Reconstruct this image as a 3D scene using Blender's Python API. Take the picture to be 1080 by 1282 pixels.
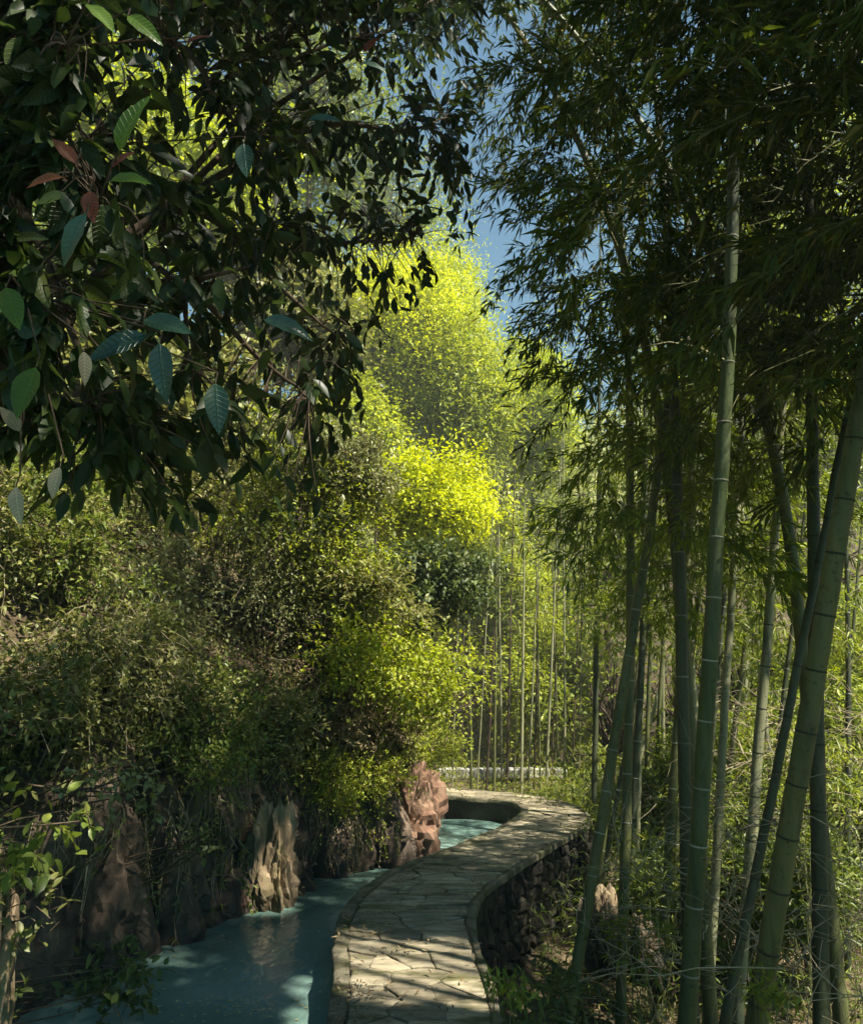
import bpy, bmesh, math, random
import numpy as np
from mathutils import Vector, Matrix, noise
from mathutils.bvhtree import BVHTree

R = math.radians
rng = np.random.default_rng(11)
random.seed(5)
scene = bpy.context.scene
for o in list(bpy.data.objects):
    bpy.data.objects.remove(o)
col = scene.collection

# ------------------------------------------------------------------ camera
FPX, CX, CY, HORIZON = 1000.0, 540.0, 641.0, 850.0
CAM = np.array([0.0, 0.0, 1.7])
PITCH = math.atan((HORIZON - CY) / FPX)
FWD = np.array([0, math.cos(PITCH), math.sin(PITCH)])
UPV = np.array([0, -math.sin(PITCH), math.cos(PITCH)])
cd = bpy.data.cameras.new('camera')
cam = bpy.data.objects.new('camera', cd)
col.objects.link(cam)
cam.location = CAM
cam.rotation_euler = (R(90) + PITCH, 0, 0)
cd.sensor_fit = 'VERTICAL'
cd.sensor_height = 36.0
cd.lens = FPX / 1282.0 * 36.0
cd.clip_start, cd.clip_end = 0.05, 800.0
scene.camera = cam

# ------------------------------------------------------------------ light
SUN_EL, SUN_AZ = R(57), R(124)            # azimuth measured from +Y (view direction) towards +X
TS = np.array([math.sin(SUN_AZ) * math.cos(SUN_EL), math.cos(SUN_AZ) * math.cos(SUN_EL), math.sin(SUN_EL)])
world = bpy.data.worlds.new('World')
scene.world = world
world.use_nodes = True
wn = world.node_tree.nodes
wn.clear()
sky = wn.new('ShaderNodeTexSky')
sky.sky_type = 'NISHITA'
sky.sun_disc = False
sky.sun_elevation = SUN_EL
sky.sun_rotation = SUN_AZ
sky.air_density = 1.25
sky.dust_density = 0.0
sky.ozone_density = 0.2
bg = wn.new('ShaderNodeBackground')
bg.inputs['Strength'].default_value = 0.04
wo = wn.new('ShaderNodeOutputWorld')
tint = wn.new('ShaderNodeMix'); tint.data_type = 'RGBA'; tint.blend_type = 'MULTIPLY'; tint.inputs[0].default_value = 1.0
tint.inputs[7].default_value = (0.38, 0.98, 1.12, 1)
world.node_tree.links.new(sky.outputs[0], tint.inputs[6])
world.node_tree.links.new(tint.outputs[2], bg.inputs[0])
world.node_tree.links.new(bg.outputs[0], wo.inputs[0])
sl = bpy.data.lights.new('sun', 'SUN')
sl.energy = 5.0
sl.angle = R(0.8)
sl.color = (1.0, 0.93, 0.80)
sun = bpy.data.objects.new('sun', sl)
col.objects.link(sun)
sun.rotation_euler = Vector(TS).to_track_quat('Z', 'Y').to_euler()
sun.location = (20, 8, 30)

scene.view_settings.view_transform = 'Standard'
scene.view_settings.look = 'None'
scene.view_settings.gamma = 1.0
scene.view_settings.use_curve_mapping = False
scene.view_settings.exposure = 1.55
scene.render.engine = 'CYCLES'
cy = scene.cycles
cy.max_bounces = 6
cy.diffuse_bounces = 3
cy.glossy_bounces = 2
cy.transmission_bounces = 3
cy.transparent_max_bounces = 4
cy.volume_bounces = 0
cy.caustics_reflective = False
cy.caustics_refractive = False
cy.sample_clamp_indirect = 4.0
cy.use_denoising = True
try:
    cy.denoiser = 'OPENIMAGEDENOISE'
except Exception:
    pass

# ------------------------------------------------------------------ projection helpers
def ray(px, py):
    d = FWD + np.array([1, 0, 0]) * (px - CX) / FPX + UPV * (CY - py) / FPX
    return d
def at_depth(px, py, dep):
    """point whose horizontal distance (world y) is dep, seen at that place"""
    d = ray(px, py)
    return CAM + d * (dep / d[1])
def at_z(px, py, z=0.0):
    d = ray(px, py)
    return CAM + d * ((z - CAM[2]) / d[2])
def project(P):
    v = np.asarray(P) - CAM
    f = v @ FWD
    f = np.where(f < 0.05, 0.05, f)
    return CX + FPX * v[..., 0] / f, CY - FPX * (v @ UPV) / f, f
def unit(v):
    v = np.asarray(v, float)
    return v / np.maximum(np.linalg.norm(v, axis=-1, keepdims=True), 1e-9)

# gaps in the leaf cover through which the sun comes down: (point, radius)
HOLES = []
def sun_keep(P, leak=0.0):
    keep = np.ones(len(P), bool)
    for h_ in HOLES:
        c, r = h_[:2]
        w = P - c
        along = w @ TS
        dist = np.linalg.norm(w - along[:, None] * TS, axis=1)
        keep &= ~((dist < r) & (along > (h_[2] if len(h_) > 2 else 0.5)))
    if leak:
        keep |= rng.random(len(P)) < leak
    return keep

# ------------------------------------------------------------------ mesh helpers
def mesh_from(name, chunks, mat, smooth=True):
    me = bpy.data.meshes.new(name)
    vs, loops, starts, off, ls = [], [], [], 0, 0
    for V, F in chunks:
        V = np.asarray(V, np.float32).reshape(-1, 3)
        F = np.asarray(F, np.int32)
        vs.append(V)
        loops.append((F + off).ravel())
        n, k = F.shape
        starts.append(ls + np.arange(n, dtype=np.int32) * k)
        ls += n * k
        off += len(V)
    V = np.concatenate(vs); L = np.concatenate(loops); S = np.concatenate(starts)
    me.vertices.add(len(V)); me.vertices.foreach_set('co', V.ravel())
    me.loops.add(len(L)); me.loops.foreach_set('vertex_index', L.astype(np.int32))
    me.polygons.add(len(S)); me.polygons.foreach_set('loop_start', S.astype(np.int32))
    me.update(calc_edges=True)
    me.polygons.foreach_set('use_smooth', np.full(len(S), smooth, bool))
    if mat:
        me.materials.append(mat)
    return me
def link(name, me, parent=None, loc=(0, 0, 0), rot=None, scale=None):
    o = bpy.data.objects.new(name, me)
    col.objects.link(o)
    if parent is not None:
        o.parent = parent
    o.location = loc
    if rot is not None:
        o.rotation_euler = rot
    if scale is not None:
        o.scale = scale
    return o
def build(name, chunks, mat, parent=None, smooth=True, origin=None, kind=None):
    """chunks in world space; with a parent, its location is taken off"""
    if origin is None:
        origin = np.array(parent.location) if parent is not None else np.zeros(3)
    chunks = [(np.asarray(V, float).reshape(-1, 3) - origin, F) for V, F in chunks]
    me = mesh_from(name, chunks, mat, smooth)
    if parent is not None:
        loc = origin - np.array(parent.location)
    else:
        loc = origin
    o = link(name, me, parent, loc)
    if kind:
        o['kind'] = kind
    return o
def tag(o, label, cat, group=None, kind=None):
    o['label'] = label
    o['category'] = cat
    if group: o['group'] = group
    if kind: o['kind'] = kind
    return o
def root(name, loc, label, cat, group=None):
    o = bpy.data.objects.new(name, None)
    col.objects.link(o)
    o.empty_display_size = 0.2
    o.location = loc
    return tag(o, label, cat, group)
def structure(o, label=None):
    o['kind'] = 'structure'
    return o
def catmull(P, n):
    P = np.asarray(P, float)
    m = len(P)
    t = np.linspace(0, m - 1 - 1e-6, n)
    i = t.astype(int); f = (t - i)[:, None]
    p0 = P[np.clip(i - 1, 0, m - 1)]; p1 = P[i]; p2 = P[np.clip(i + 1, 0, m - 1)]; p3 = P[np.clip(i + 2, 0, m - 1)]
    return 0.5 * ((2 * p1) + (-p0 + p2) * f + (2 * p0 - 5 * p1 + 4 * p2 - p3) * f**2 + (-p0 + 3 * p1 - 3 * p2 + p3) * f**3)
def tube(P, rad, sides=8, cap=True):
    P = np.asarray(P, float); n = len(P)
    rad = np.broadcast_to(np.asarray(rad, float), (n,))
    T = unit(np.gradient(P, axis=0))
    ref = np.array([0.3, 0.95, 0.05]) if abs(T[0][2]) > 0.7 else np.array([0, 0, 1.0])
    A = unit(np.cross(T, ref)); B = np.cross(T, A)
    a = np.linspace(0, 2 * math.pi, sides, endpoint=False)
    V = P[:, None] + (A[:, None] * np.cos(a)[None, :, None] + B[:, None] * np.sin(a)[None, :, None]) * rad[:, None, None]
    i = np.arange(n - 1)[:, None]; j = np.arange(sides)[None]
    j2 = (j + 1) % sides
    F = np.stack([i * sides + j, i * sides + j2, (i + 1) * sides + j2, (i + 1) * sides + j], -1).reshape(-1, 4)
    return (V.reshape(-1, 3), F)
def sticks(P0, P1, r0, r1):
    """thin three-sided twigs, one per row"""
    P0 = np.asarray(P0, float).reshape(-1, 3); P1 = np.asarray(P1, float).reshape(-1, 3); n = len(P0)
    r0 = np.broadcast_to(np.asarray(r0, float), (n,)); r1 = np.broadcast_to(np.asarray(r1, float), (n,))
    T = unit(P1 - P0)
    ref = np.where(np.abs(T[:, 2:3]) > 0.8, np.array([[1.0, 0, 0]]), np.array([[0, 0, 1.0]]))
    A = unit(np.cross(T, ref)); B = np.cross(T, A)
    V = np.empty((n, 6, 3))
    for k in range(3):
        c, s = math.cos(k * 2.094), math.sin(k * 2.094)
        d = A * c + B * s
        V[:, k] = P0 + d * r0[:, None]; V[:, 3 + k] = P1 + d * r1[:, None]
    f = np.array([[0, 1, 4, 3], [1, 2, 5, 4], [2, 0, 3, 5]])
    F = (np.arange(n)[:, None, None] * 6 + f[None]).reshape(-1, 4)
    return (V.reshape(-1, 3), F)
def polyline_sticks(lines, rads):
    a, b, ra, rb = [], [], [], []
    for L, r in zip(lines, rads):
        a.append(L[:-1]); b.append(L[1:]); ra.append(r[:-1]); rb.append(r[1:])
    return sticks(np.concatenate(a), np.concatenate(b), np.concatenate(ra), np.concatenate(rb))
def leaves(P, D, N, L, W, wide=0.42, fold=0.18, droop=0.12):
    """kite leaves folded on the midrib, two faces each"""
    P = np.asarray(P, float); n = len(P)
    D = unit(D); S = unit(np.cross(D, N)); N = np.cross(S, D)
    L = np.broadcast_to(np.asarray(L, float), (n,))[:, None]; W = np.broadcast_to(np.asarray(W, float), (n,))[:, None]
    V = np.empty((n, 4, 3))
    V[:, 0] = P
    V[:, 1] = P + D * L * wide + S * W * 0.5 + N * W * fold
    V[:, 2] = P + D * L - N * L * droop
    V[:, 3] = P + D * L * wide - S * W * 0.5 + N * W * fold
    f = np.array([[0, 2, 1], [0, 3, 2]])
    F = (np.arange(n)[:, None, None] * 4 + f[None]).reshape(-1, 3)
    return (V.reshape(-1, 3), F)
def leaves6(P, D, N, L, W, droop=0.2):
    """longer leaf with a rounded outline: four faces"""
    P = np.asarray(P, float); n = len(P)
    D = unit(D); S = unit(np.cross(D, N)); N = np.cross(S, D)
    L = np.broadcast_to(np.asarray(L, float), (n,))[:, None]; W = np.broadcast_to(np.asarray(W, float), (n,))[:, None]
    V = np.empty((n, 7, 3))
    V[:, 0] = P
    V[:, 1] = P + D * L * .28 + S * W * .44 + N * W * .12
    V[:, 2] = P + D * L * .28 - S * W * .44 + N * W * .12
    V[:, 3] = P + D * L * .62 + S * W * .46 + N * (W * .12 - L * droop * .35)
    V[:, 4] = P + D * L * .62 - S * W * .46 + N * (W * .12 - L * droop * .35)
    V[:, 5] = P + D * L - N * L * droop
    V[:, 6] = P + D * L * .45 - N * L * droop * .15
    f = np.array([[0, 6, 1], [0, 2, 6], [1, 6, 3], [2, 4, 6], [3, 6, 5], [4, 5, 6]])
    F = (np.arange(n)[:, None, None] * 7 + f[None]).reshape(-1, 3)
    return (V.reshape(-1, 3), F)
def rand_dirs(n):
    return unit(rng.normal(size=(n, 3)))
def fbm(p, octaves=4, h=0.9, lac=2.0):
    return noise.fractal(Vector(p), h, lac, octaves)

# ------------------------------------------------------------------ materials
def new_mat(name):
    m = bpy.data.materials.new(name)
    m.use_nodes = True
    nt = m.node_tree
    nt.nodes.clear()
    out = nt.nodes.new('ShaderNodeOutputMaterial')
    return m, nt, out
def ramp(nt, fac, stops):
    r = nt.nodes.new('ShaderNodeValToRGB')
    e = r.color_ramp.elements
    while len(e) < len(stops):
        e.new(0.5)
    for el, (p, c) in zip(e, stops):
        el.position = p
        el.color = (*c, 1)
    nt.links.new(fac, r.inputs[0])
    return r.outputs[0]
def leaf_mat(name, stops, trans=0.4, rough=0.45, spec=0.4, tboost=1.25, veins=False):
    m, nt, out = new_mat(name)
    g = nt.nodes.new('ShaderNodeNewGeometry')
    fac = g.outputs['Random Per Island']
    if veins:
        oi = nt.nodes.new('ShaderNodeObjectInfo')
        fac = oi.outputs['Random']
    c = ramp(nt, fac, stops)
    hs = nt.nodes.new('ShaderNodeHueSaturation')
    tc = nt.nodes.new('ShaderNodeTexCoord')
    if veins:
        sx = nt.nodes.new('ShaderNodeSeparateXYZ'); nt.links.new(tc.outputs['Object'], sx.inputs[0])
        ab = nt.nodes.new('ShaderNodeMath'); ab.operation = 'ABSOLUTE'; nt.links.new(sx.outputs[0], ab.inputs[0])
        ma = nt.nodes.new('ShaderNodeMath'); ma.operation = 'MULTIPLY_ADD'
        nt.links.new(ab.outputs[0], ma.inputs[0]); ma.inputs[1].default_value = -0.75; nt.links.new(sx.outputs[1], ma.inputs[2])
        mu = nt.nodes.new('ShaderNodeMath'); mu.operation = 'MULTIPLY'; nt.links.new(ma.outputs[0], mu.inputs[0]); mu.inputs[1].default_value = 62
        si = nt.nodes.new('ShaderNodeMath'); si.operation = 'SINE'; nt.links.new(mu.outputs[0], si.inputs[0])
        pw = nt.nodes.new('ShaderNodeMapRange'); nt.links.new(si.outputs[0], pw.inputs[0])
        pw.inputs[1].default_value = 0.75; pw.inputs[2].default_value = 1.0; pw.inputs[3].default_value = 0; pw.inputs[4].default_value = 1
        mr = nt.nodes.new('ShaderNodeMapRange'); nt.links.new(ab.outputs[0], mr.inputs[0])
        mr.inputs[1].default_value = 0.004; mr.inputs[2].default_value = 0.016; mr.inputs[3].default_value = 1; mr.inputs[4].default_value = 0
        mx = nt.nodes.new('ShaderNodeMath'); mx.operation = 'MAXIMUM'
        nt.links.new(mr.outputs[0], mx.inputs[0]); nt.links.new(pw.outputs[0], mx.inputs[1])
        v = nt.nodes.new('ShaderNodeMapRange'); nt.links.new(mx.outputs[0], v.inputs[0])
        v.inputs[3].default_value = 0.9; v.inputs[4].default_value = 1.7
        nt.links.new(v.outputs[0], hs.inputs['Value'])
        bump = nt.nodes.new('ShaderNodeBump'); bump.inputs['Strength'].default_value = 0.5; bump.inputs['Distance'].default_value = 0.02
        nt.links.new(mx.outputs[0], bump.inputs['Height'])
    else:
        nz = nt.nodes.new('ShaderNodeTexNoise'); nz.inputs['Scale'].default_value = 1.1; nz.inputs['Detail'].default_value = 3
        nt.links.new(tc.outputs['Object'], nz.inputs['Vector'])
        mr = nt.nodes.new('ShaderNodeMapRange'); nt.links.new(nz.outputs[0], mr.inputs[0])
        mr.inputs[1].default_value = 0.3; mr.inputs[2].default_value = 0.7; mr.inputs[3].default_value = 0.8; mr.inputs[4].default_value = 1.2
        nt.links.new(mr.outputs[0], hs.inputs['Value'])
    nt.links.new(c, hs.inputs['Color'])
    p = nt.nodes.new('ShaderNodeBsdfPrincipled')
    nt.links.new(hs.outputs[0], p.inputs['Base Color'])
    p.inputs['Roughness'].default_value = rough
    p.inputs['Specular IOR Level'].default_value = spec
    if veins:
        nt.links.new(bump.outputs[0], p.inputs['Normal'])
    t = nt.nodes.new('ShaderNodeBsdfTranslucent')
    hb = nt.nodes.new('ShaderNodeHueSaturation'); hb.inputs['Value'].default_value = tboost; hb.inputs['Saturation'].default_value = 1.1
    hb.inputs['Hue'].default_value = 0.49
    nt.links.new(hs.outputs[0], hb.inputs['Color'])
    nt.links.new(hb.outputs[0], t.inputs['Color'])
    mix = nt.nodes.new('ShaderNodeMixShader'); mix.inputs[0].default_value = trans
    nt.links.new(p.outputs[0], mix.inputs[1]); nt.links.new(t.outputs[0], mix.inputs[2])
    nt.links.new(mix.outputs[0], out.inputs[0])
    return m
def solid_mat(name, stops, scale=6.0, rough=0.8, bump=0.3, bscale=None, stretch=(1, 1, 1), spec=0.3, detail=6, coords='Object', moss=None, moss_scale=1.5, moss_at=(0.55, 0.7), jitter=0.0, wet=False):
    m, nt, out = new_mat(name)
    tc = nt.nodes.new('ShaderNodeTexCoord')
    mp = nt.nodes.new('ShaderNodeMapping'); mp.inputs['Scale'].default_value = stretch
    if coords == 'World':
        g = nt.nodes.new('ShaderNodeNewGeometry'); nt.links.new(g.outputs['Position'], mp.inputs[0])
    else:
        nt.links.new(tc.outputs[coords], mp.inputs[0])
    nz = nt.nodes.new('ShaderNodeTexNoise'); nz.inputs['Scale'].default_value = scale; nz.inputs['Detail'].default_value = detail
    nz.inputs['Roughness'].default_value = 0.62; nz.inputs['Distortion'].default_value = 0.4
    nt.links.new(mp.outputs[0], nz.inputs['Vector'])
    c = ramp(nt, nz.outputs[0], stops)
    if moss:
        n2 = nt.nodes.new('ShaderNodeTexNoise'); n2.inputs['Scale'].default_value = moss_scale; n2.inputs['Detail'].default_value = 8
        n2.inputs['Roughness'].default_value = 0.7
        nt.links.new(mp.outputs[0], n2.inputs['Vector'])
        mr = nt.nodes.new('ShaderNodeMapRange'); nt.links.new(n2.outputs[0], mr.inputs[0])
        mr.inputs[1].default_value = moss_at[0]; mr.inputs[2].default_value = moss_at[1]
        mm = nt.nodes.new('ShaderNodeMix'); mm.data_type = 'RGBA'
        nt.links.new(mr.outputs[0], mm.inputs[0]); nt.links.new(c, mm.inputs[6]); mm.inputs[7].default_value = (*moss, 1)
        c = mm.outputs[2]
    if jitter:
        oi = nt.nodes.new('ShaderNodeObjectInfo')
        mr2 = nt.nodes.new('ShaderNodeMapRange'); nt.links.new(oi.outputs['Random'], mr2.inputs[0])
        mr2.inputs[3].default_value = 1 - jitter; mr2.inputs[4].default_value = 1 + jitter
        h2 = nt.nodes.new('ShaderNodeHueSaturation'); nt.links.new(mr2.outputs[0], h2.inputs['Value']); nt.links.new(c, h2.inputs['Color'])
        c = h2.outputs[0]
    p = nt.nodes.new('ShaderNodeBsdfPrincipled')
    p.inputs['Roughness'].default_value = rough
    if wet:      # damp band that the stream keeps wet
        gg = nt.nodes.new('ShaderNodeNewGeometry'); sp = nt.nodes.new('ShaderNodeSeparateXYZ'); nt.links.new(gg.outputs['Position'], sp.inputs[0])
        ad = nt.nodes.new('ShaderNodeMath'); ad.operation = 'MULTIPLY_ADD'; nt.links.new(nz.outputs[0], ad.inputs[0]); ad.inputs[1].default_value = -.35; nt.links.new(sp.outputs[2], ad.inputs[2])
        wr = nt.nodes.new('ShaderNodeMapRange'); nt.links.new(ad.outputs[0], wr.inputs[0])
        wr.inputs[1].default_value = -.42; wr.inputs[2].default_value = -.20; wr.inputs[3].default_value = .38; wr.inputs[4].default_value = 1
        hw = nt.nodes.new('ShaderNodeHueSaturation'); nt.links.new(wr.outputs[0], hw.inputs['Value']); nt.links.new(c, hw.inputs['Color']); c = hw.outputs[0]
        rr_ = nt.nodes.new('ShaderNodeMapRange'); nt.links.new(wr.outputs[0], rr_.inputs[0]); rr_.inputs[1].default_value = .38; rr_.inputs[3].default_value = .3; rr_.inputs[4].default_value = rough
        nt.links.new(rr_.outputs[0], p.inputs['Roughness'])
    nt.links.new(c, p.inputs['Base Color'])
    p.inputs['Specular IOR Level'].default_value = spec
    if bump:
        nb = nt.nodes.new('ShaderNodeTexNoise'); nb.inputs['Scale'].default_value = bscale or scale * 3; nb.inputs['Detail'].default_value = 7
        nb.inputs['Roughness'].default_value = 0.7
        nt.links.new(mp.outputs[0], nb.inputs['Vector'])
        b = nt.nodes.new('ShaderNodeBump'); b.inputs['Strength'].default_value = bump; b.inputs['Distance'].default_value = 0.03
        nt.links.new(nb.outputs[0], b.inputs['Height']); nt.links.new(b.outputs[0], p.inputs['Normal'])
    nt.links.new(p.outputs[0], out.inputs[0])
    return m

M = {}
M['stone'] = solid_mat('paving_stone', [(0.3, (0.11, 0.095, 0.06)), (0.48, (0.28, 0.24, 0.16)), (0.7, (0.45, 0.39, 0.265))], 7, 0.88, 0.9, 16, (.45, 1.5, 1), coords='World', moss=(0.10, 0.095, 0.035), moss_scale=3.2, moss_at=(0.50, 0.64), jitter=0.28)
M['mortar'] = solid_mat('mortar', [(0.3, (0.07, 0.06, 0.035)), (0.7, (0.17, 0.15, 0.095))], 9, 0.95, 0.5, 40, coords='World')
M['edging'] = solid_mat('edging', [(0.3, (0.10, 0.09, 0.06)), (0.7, (0.26, 0.23, 0.155))], 9, 0.92, 0.9, 24, coords='World', moss=(0.06, 0.065, 0.022), moss_scale=4, moss_at=(0.46, 0.62))
M['wallcore'] = solid_mat('wall_core', [(0.3, (0.05, 0.045, 0.035)), (0.7, (0.10, 0.09, 0.065))], 5, 0.95, 0.6, 20, coords='World', moss=(0.04, 0.055, 0.015), moss_scale=2)
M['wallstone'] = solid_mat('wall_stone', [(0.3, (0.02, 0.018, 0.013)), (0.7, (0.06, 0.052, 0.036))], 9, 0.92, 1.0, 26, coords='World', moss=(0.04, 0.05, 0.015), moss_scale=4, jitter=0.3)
M['rock'] = solid_mat('cliff_rock', [(0.3, (0.03, 0.024, 0.018)), (0.5, (0.10, 0.072, 0.05)), (0.72, (0.24, 0.175, 0.12))], 5, 0.9, 0.9, 9, (1, 1, 0.5), coords='World', moss=(0.05, 0.055, 0.02), moss_scale=1.6, moss_at=(0.56, 0.74), wet=True)
M['redrock'] = solid_mat('red_rock', [(0.28, (0.08, 0.045, 0.03)), (0.5, (0.22, 0.125, 0.08)), (0.75, (0.38, 0.27, 0.18))], 5, 0.88, 0.9, 9, (1, 1, 0.45), coords='World', moss=(0.09, 0.06, 0.03), moss_scale=2.4, moss_at=(0.58, 0.76), wet=True)
M['tanrock'] = solid_mat('tan_rock', [(0.28, (0.10, 0.07, 0.04)), (0.5, (0.25, 0.185, 0.11)), (0.75, (0.42, 0.34, 0.22))], 5, 0.9, 0.9, 9, (1, 1, 0.5), coords='World', moss=(0.12, 0.12, 0.03), moss_scale=2.2, moss_at=(0.55, 0.72), wet=True)
M['soil'] = solid_mat('soil', [(0.3, (0.045, 0.03, 0.018)), (0.55, (0.10, 0.075, 0.04)), (0.75, (0.19, 0.145, 0.08))], 3, 0.97, 0.8, 14, coords='World', moss=(0.05, 0.06, 0.015), moss_scale=0.8)
M['palesoil'] = solid_mat('pale_soil', [(0.3, (0.13, 0.105, 0.06)), (0.7, (0.34, 0.29, 0.19))], 2, 0.97, 0.6, 14, coords='World', moss=(0.10, 0.11, 0.03), moss_scale=0.7)
M['palewall'] = solid_mat('pale_stone_wall', [(0.3, (0.36, 0.34, 0.29)), (0.7, (0.62, 0.6, 0.54))], 5, 0.9, 0.4, 20, coords='World', jitter=0.15)
M['bark'] = solid_mat('bark', [(0.3, (0.035, 0.024, 0.015)), (0.7, (0.11, 0.08, 0.05))], 9, 0.95, 0.6, 30, (1, 1, 0.3))
M['palebark'] = solid_mat('pale_bark', [(0.3, (0.22, 0.18, 0.11)), (0.7, (0.42, 0.36, 0.25))], 9, 0.9, 0.4, 30, (1, 1, 0.25))
M['twig'] = solid_mat('twig', [(0.3, (0.06, 0.042, 0.026)), (0.7, (0.17, 0.125, 0.075))], 9, 0.9, 0)
M['drytwig'] = solid_mat('dry_twig', [(0.3, (0.24, 0.19, 0.11)), (0.7, (0.45, 0.38, 0.25))], 7, 0.85, 0)
M['bamboo_twig'] = solid_mat('bamboo_twig', [(0.3, (0.10, 0.11, 0.035)), (0.7, (0.22, 0.21, 0.09))], 5, 0.7, 0)
def culm_mat(name, a, b, c):
    m = solid_mat(name, [(0.3, a), (0.48, b), (0.7, c)], 9.0, 0.5, 0.25, 60, (1, 1, 0.10), spec=0.35, coords='Object', moss=tuple(0.5 * x + 0.012 for x in a), moss_scale=11, moss_at=(0.52, 0.68))
    nt = m.node_tree
    p = next(n for n in nt.nodes if n.type == 'BSDF_PRINCIPLED')
    src = p.inputs['Base Color'].links[0].from_socket
    tc = next(n for n in nt.nodes if n.type == 'TEX_COORD')
    # grey weathered patches and powdery bloom, unstretched
    n3 = nt.nodes.new('ShaderNodeTexNoise'); n3.inputs['Scale'].default_value = 4.5; n3.inputs['Detail'].default_value = 9; n3.inputs['Roughness'].default_value = .72
    nt.links.new(tc.outputs['Object'], n3.inputs['Vector'])
    mr = nt.nodes.new('ShaderNodeMapRange'); nt.links.new(n3.outputs[0], mr.inputs[0])
    mr.inputs[1].default_value = .46; mr.inputs[2].default_value = .68; mr.inputs[4].default_value = .75
    mm = nt.nodes.new('ShaderNodeMix'); mm.data_type = 'RGBA'
    nt.links.new(mr.outputs[0], mm.inputs[0]); nt.links.new(src, mm.inputs[6]); mm.inputs[7].default_value = (*[.6 * x + .035 for x in c], 1)
    # small dark spots
    n4 = nt.nodes.new('ShaderNodeTexNoise'); n4.inputs['Scale'].default_value = 38; n4.inputs['Detail'].default_value = 3
    nt.links.new(tc.outputs['Object'], n4.inputs['Vector'])
    m4 = nt.nodes.new('ShaderNodeMapRange'); nt.links.new(n4.outputs[0], m4.inputs[0])
    m4.inputs[1].default_value = .60; m4.inputs[2].default_value = .70; m4.inputs[3].default_value = 1; m4.inputs[4].default_value = .45
    h4 = nt.nodes.new('ShaderNodeHueSaturation'); nt.links.new(m4.outputs[0], h4.inputs['Value']); nt.links.new(mm.outputs[2], h4.inputs['Color'])
    nt.links.new(h4.outputs[0], p.inputs['Base Color'])
    return m
M['culm_green'] = culm_mat('culm_green', (0.04, 0.062, 0.022), (0.068, 0.095, 0.032), (0.105, 0.13, 0.048))
M['culm_olive'] = culm_mat('culm_olive', (0.065, 0.075, 0.025), (0.105, 0.115, 0.038), (0.155, 0.16, 0.06))
M['culm_dark'] = culm_mat('culm_dark', (0.03, 0.04, 0.018), (0.055, 0.065, 0.03), (0.09, 0.10, 0.05))
M['culm_pale'] = culm_mat('culm_pale', (0.17, 0.18, 0.09), (0.25, 0.25, 0.13), (0.34, 0.33, 0.2))
M['node_white'] = solid_mat('node_white', [(0.35, (0.12, 0.13, 0.08)), (0.65, (0.42, 0.42, 0.34))], 2.2, 0.75, 0.2, coords='World')
M['node_dark'] = solid_mat('node_dark', [(0.3, (0.02, 0.022, 0.014)), (0.7, (0.06, 0.06, 0.035))], 14, 0.7, 0.2)

def lm(k, *a, **kw):
    M[k] = leaf_mat(k, *a, **kw)
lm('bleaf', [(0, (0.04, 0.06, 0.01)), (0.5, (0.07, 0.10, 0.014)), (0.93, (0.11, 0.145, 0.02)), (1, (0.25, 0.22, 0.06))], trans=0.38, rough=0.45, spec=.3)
lm('bleaf_half_lit', [(0, (0.10, 0.145, 0.018)), (0.5, (0.18, 0.24, 0.028)), (1, (0.30, 0.35, 0.05))], trans=0.42, rough=0.42)  # half-lit copy of the bamboo leaf, sunlight put into its colour
lm('bleaf_lit', [(0, (0.12, 0.17, 0.025)), (0.5, (0.20, 0.26, 0.035)), (1, (0.34, 0.37, 0.06))], trans=0.45, rough=0.4)  # sunlit copy of the bamboo leaf, brightness painted in
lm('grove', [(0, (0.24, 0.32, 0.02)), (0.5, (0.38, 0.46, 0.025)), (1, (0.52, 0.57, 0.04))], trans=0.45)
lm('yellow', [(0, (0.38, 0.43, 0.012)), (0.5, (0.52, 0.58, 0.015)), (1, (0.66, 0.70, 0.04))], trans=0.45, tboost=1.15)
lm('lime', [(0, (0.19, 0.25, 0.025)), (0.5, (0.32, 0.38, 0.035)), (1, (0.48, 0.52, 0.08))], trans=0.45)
lm('olive', [(0, (0.095, 0.11, 0.025)), (0.6, (0.19, 0.205, 0.05)), (1, (0.34, 0.33, 0.11))], trans=0.35)
lm('greygreen', [(0, (0.12, 0.14, 0.045)), (0.6, (0.22, 0.24, 0.085)), (1, (0.37, 0.37, 0.18))], trans=0.3, rough=0.4)
lm('dkgreen', [(0, (0.035, 0.055, 0.016)), (0.6, (0.07, 0.10, 0.026)), (1, (0.15, 0.18, 0.05))], trans=0.3, rough=0.45, spec=.25)
lm('midgreen', [(0, (0.08, 0.12, 0.022)), (0.6, (0.15, 0.20, 0.034)), (1, (0.27, 0.31, 0.06))], trans=0.38, rough=0.4)
lm('drytan', [(0, (0.16, 0.11, 0.05)), (0.6, (0.29, 0.22, 0.11)), (1, (0.42, 0.35, 0.19))], trans=0.3, rough=0.7)
lm('drybrown', [(0, (0.07, 0.038, 0.022)), (0.6, (0.14, 0.085, 0.05)), (1, (0.24, 0.17, 0.09))], trans=0.3, rough=0.7)
lm('litter', [(0, (0.07, 0.045, 0.025)), (0.6, (0.18, 0.125, 0.06)), (1, (0.34, 0.27, 0.13))], trans=0.1, rough=0.8)
lm('floater', [(0, (0.30, 0.28, 0.10)), (1, (0.55, 0.52, 0.25))], trans=0.1, rough=0.6)
lm('far', [(0, (0.24, 0.29, 0.09)), (0.6, (0.34, 0.38, 0.13)), (1, (0.5, 0.5, 0.22))], trans=0.4)
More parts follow.
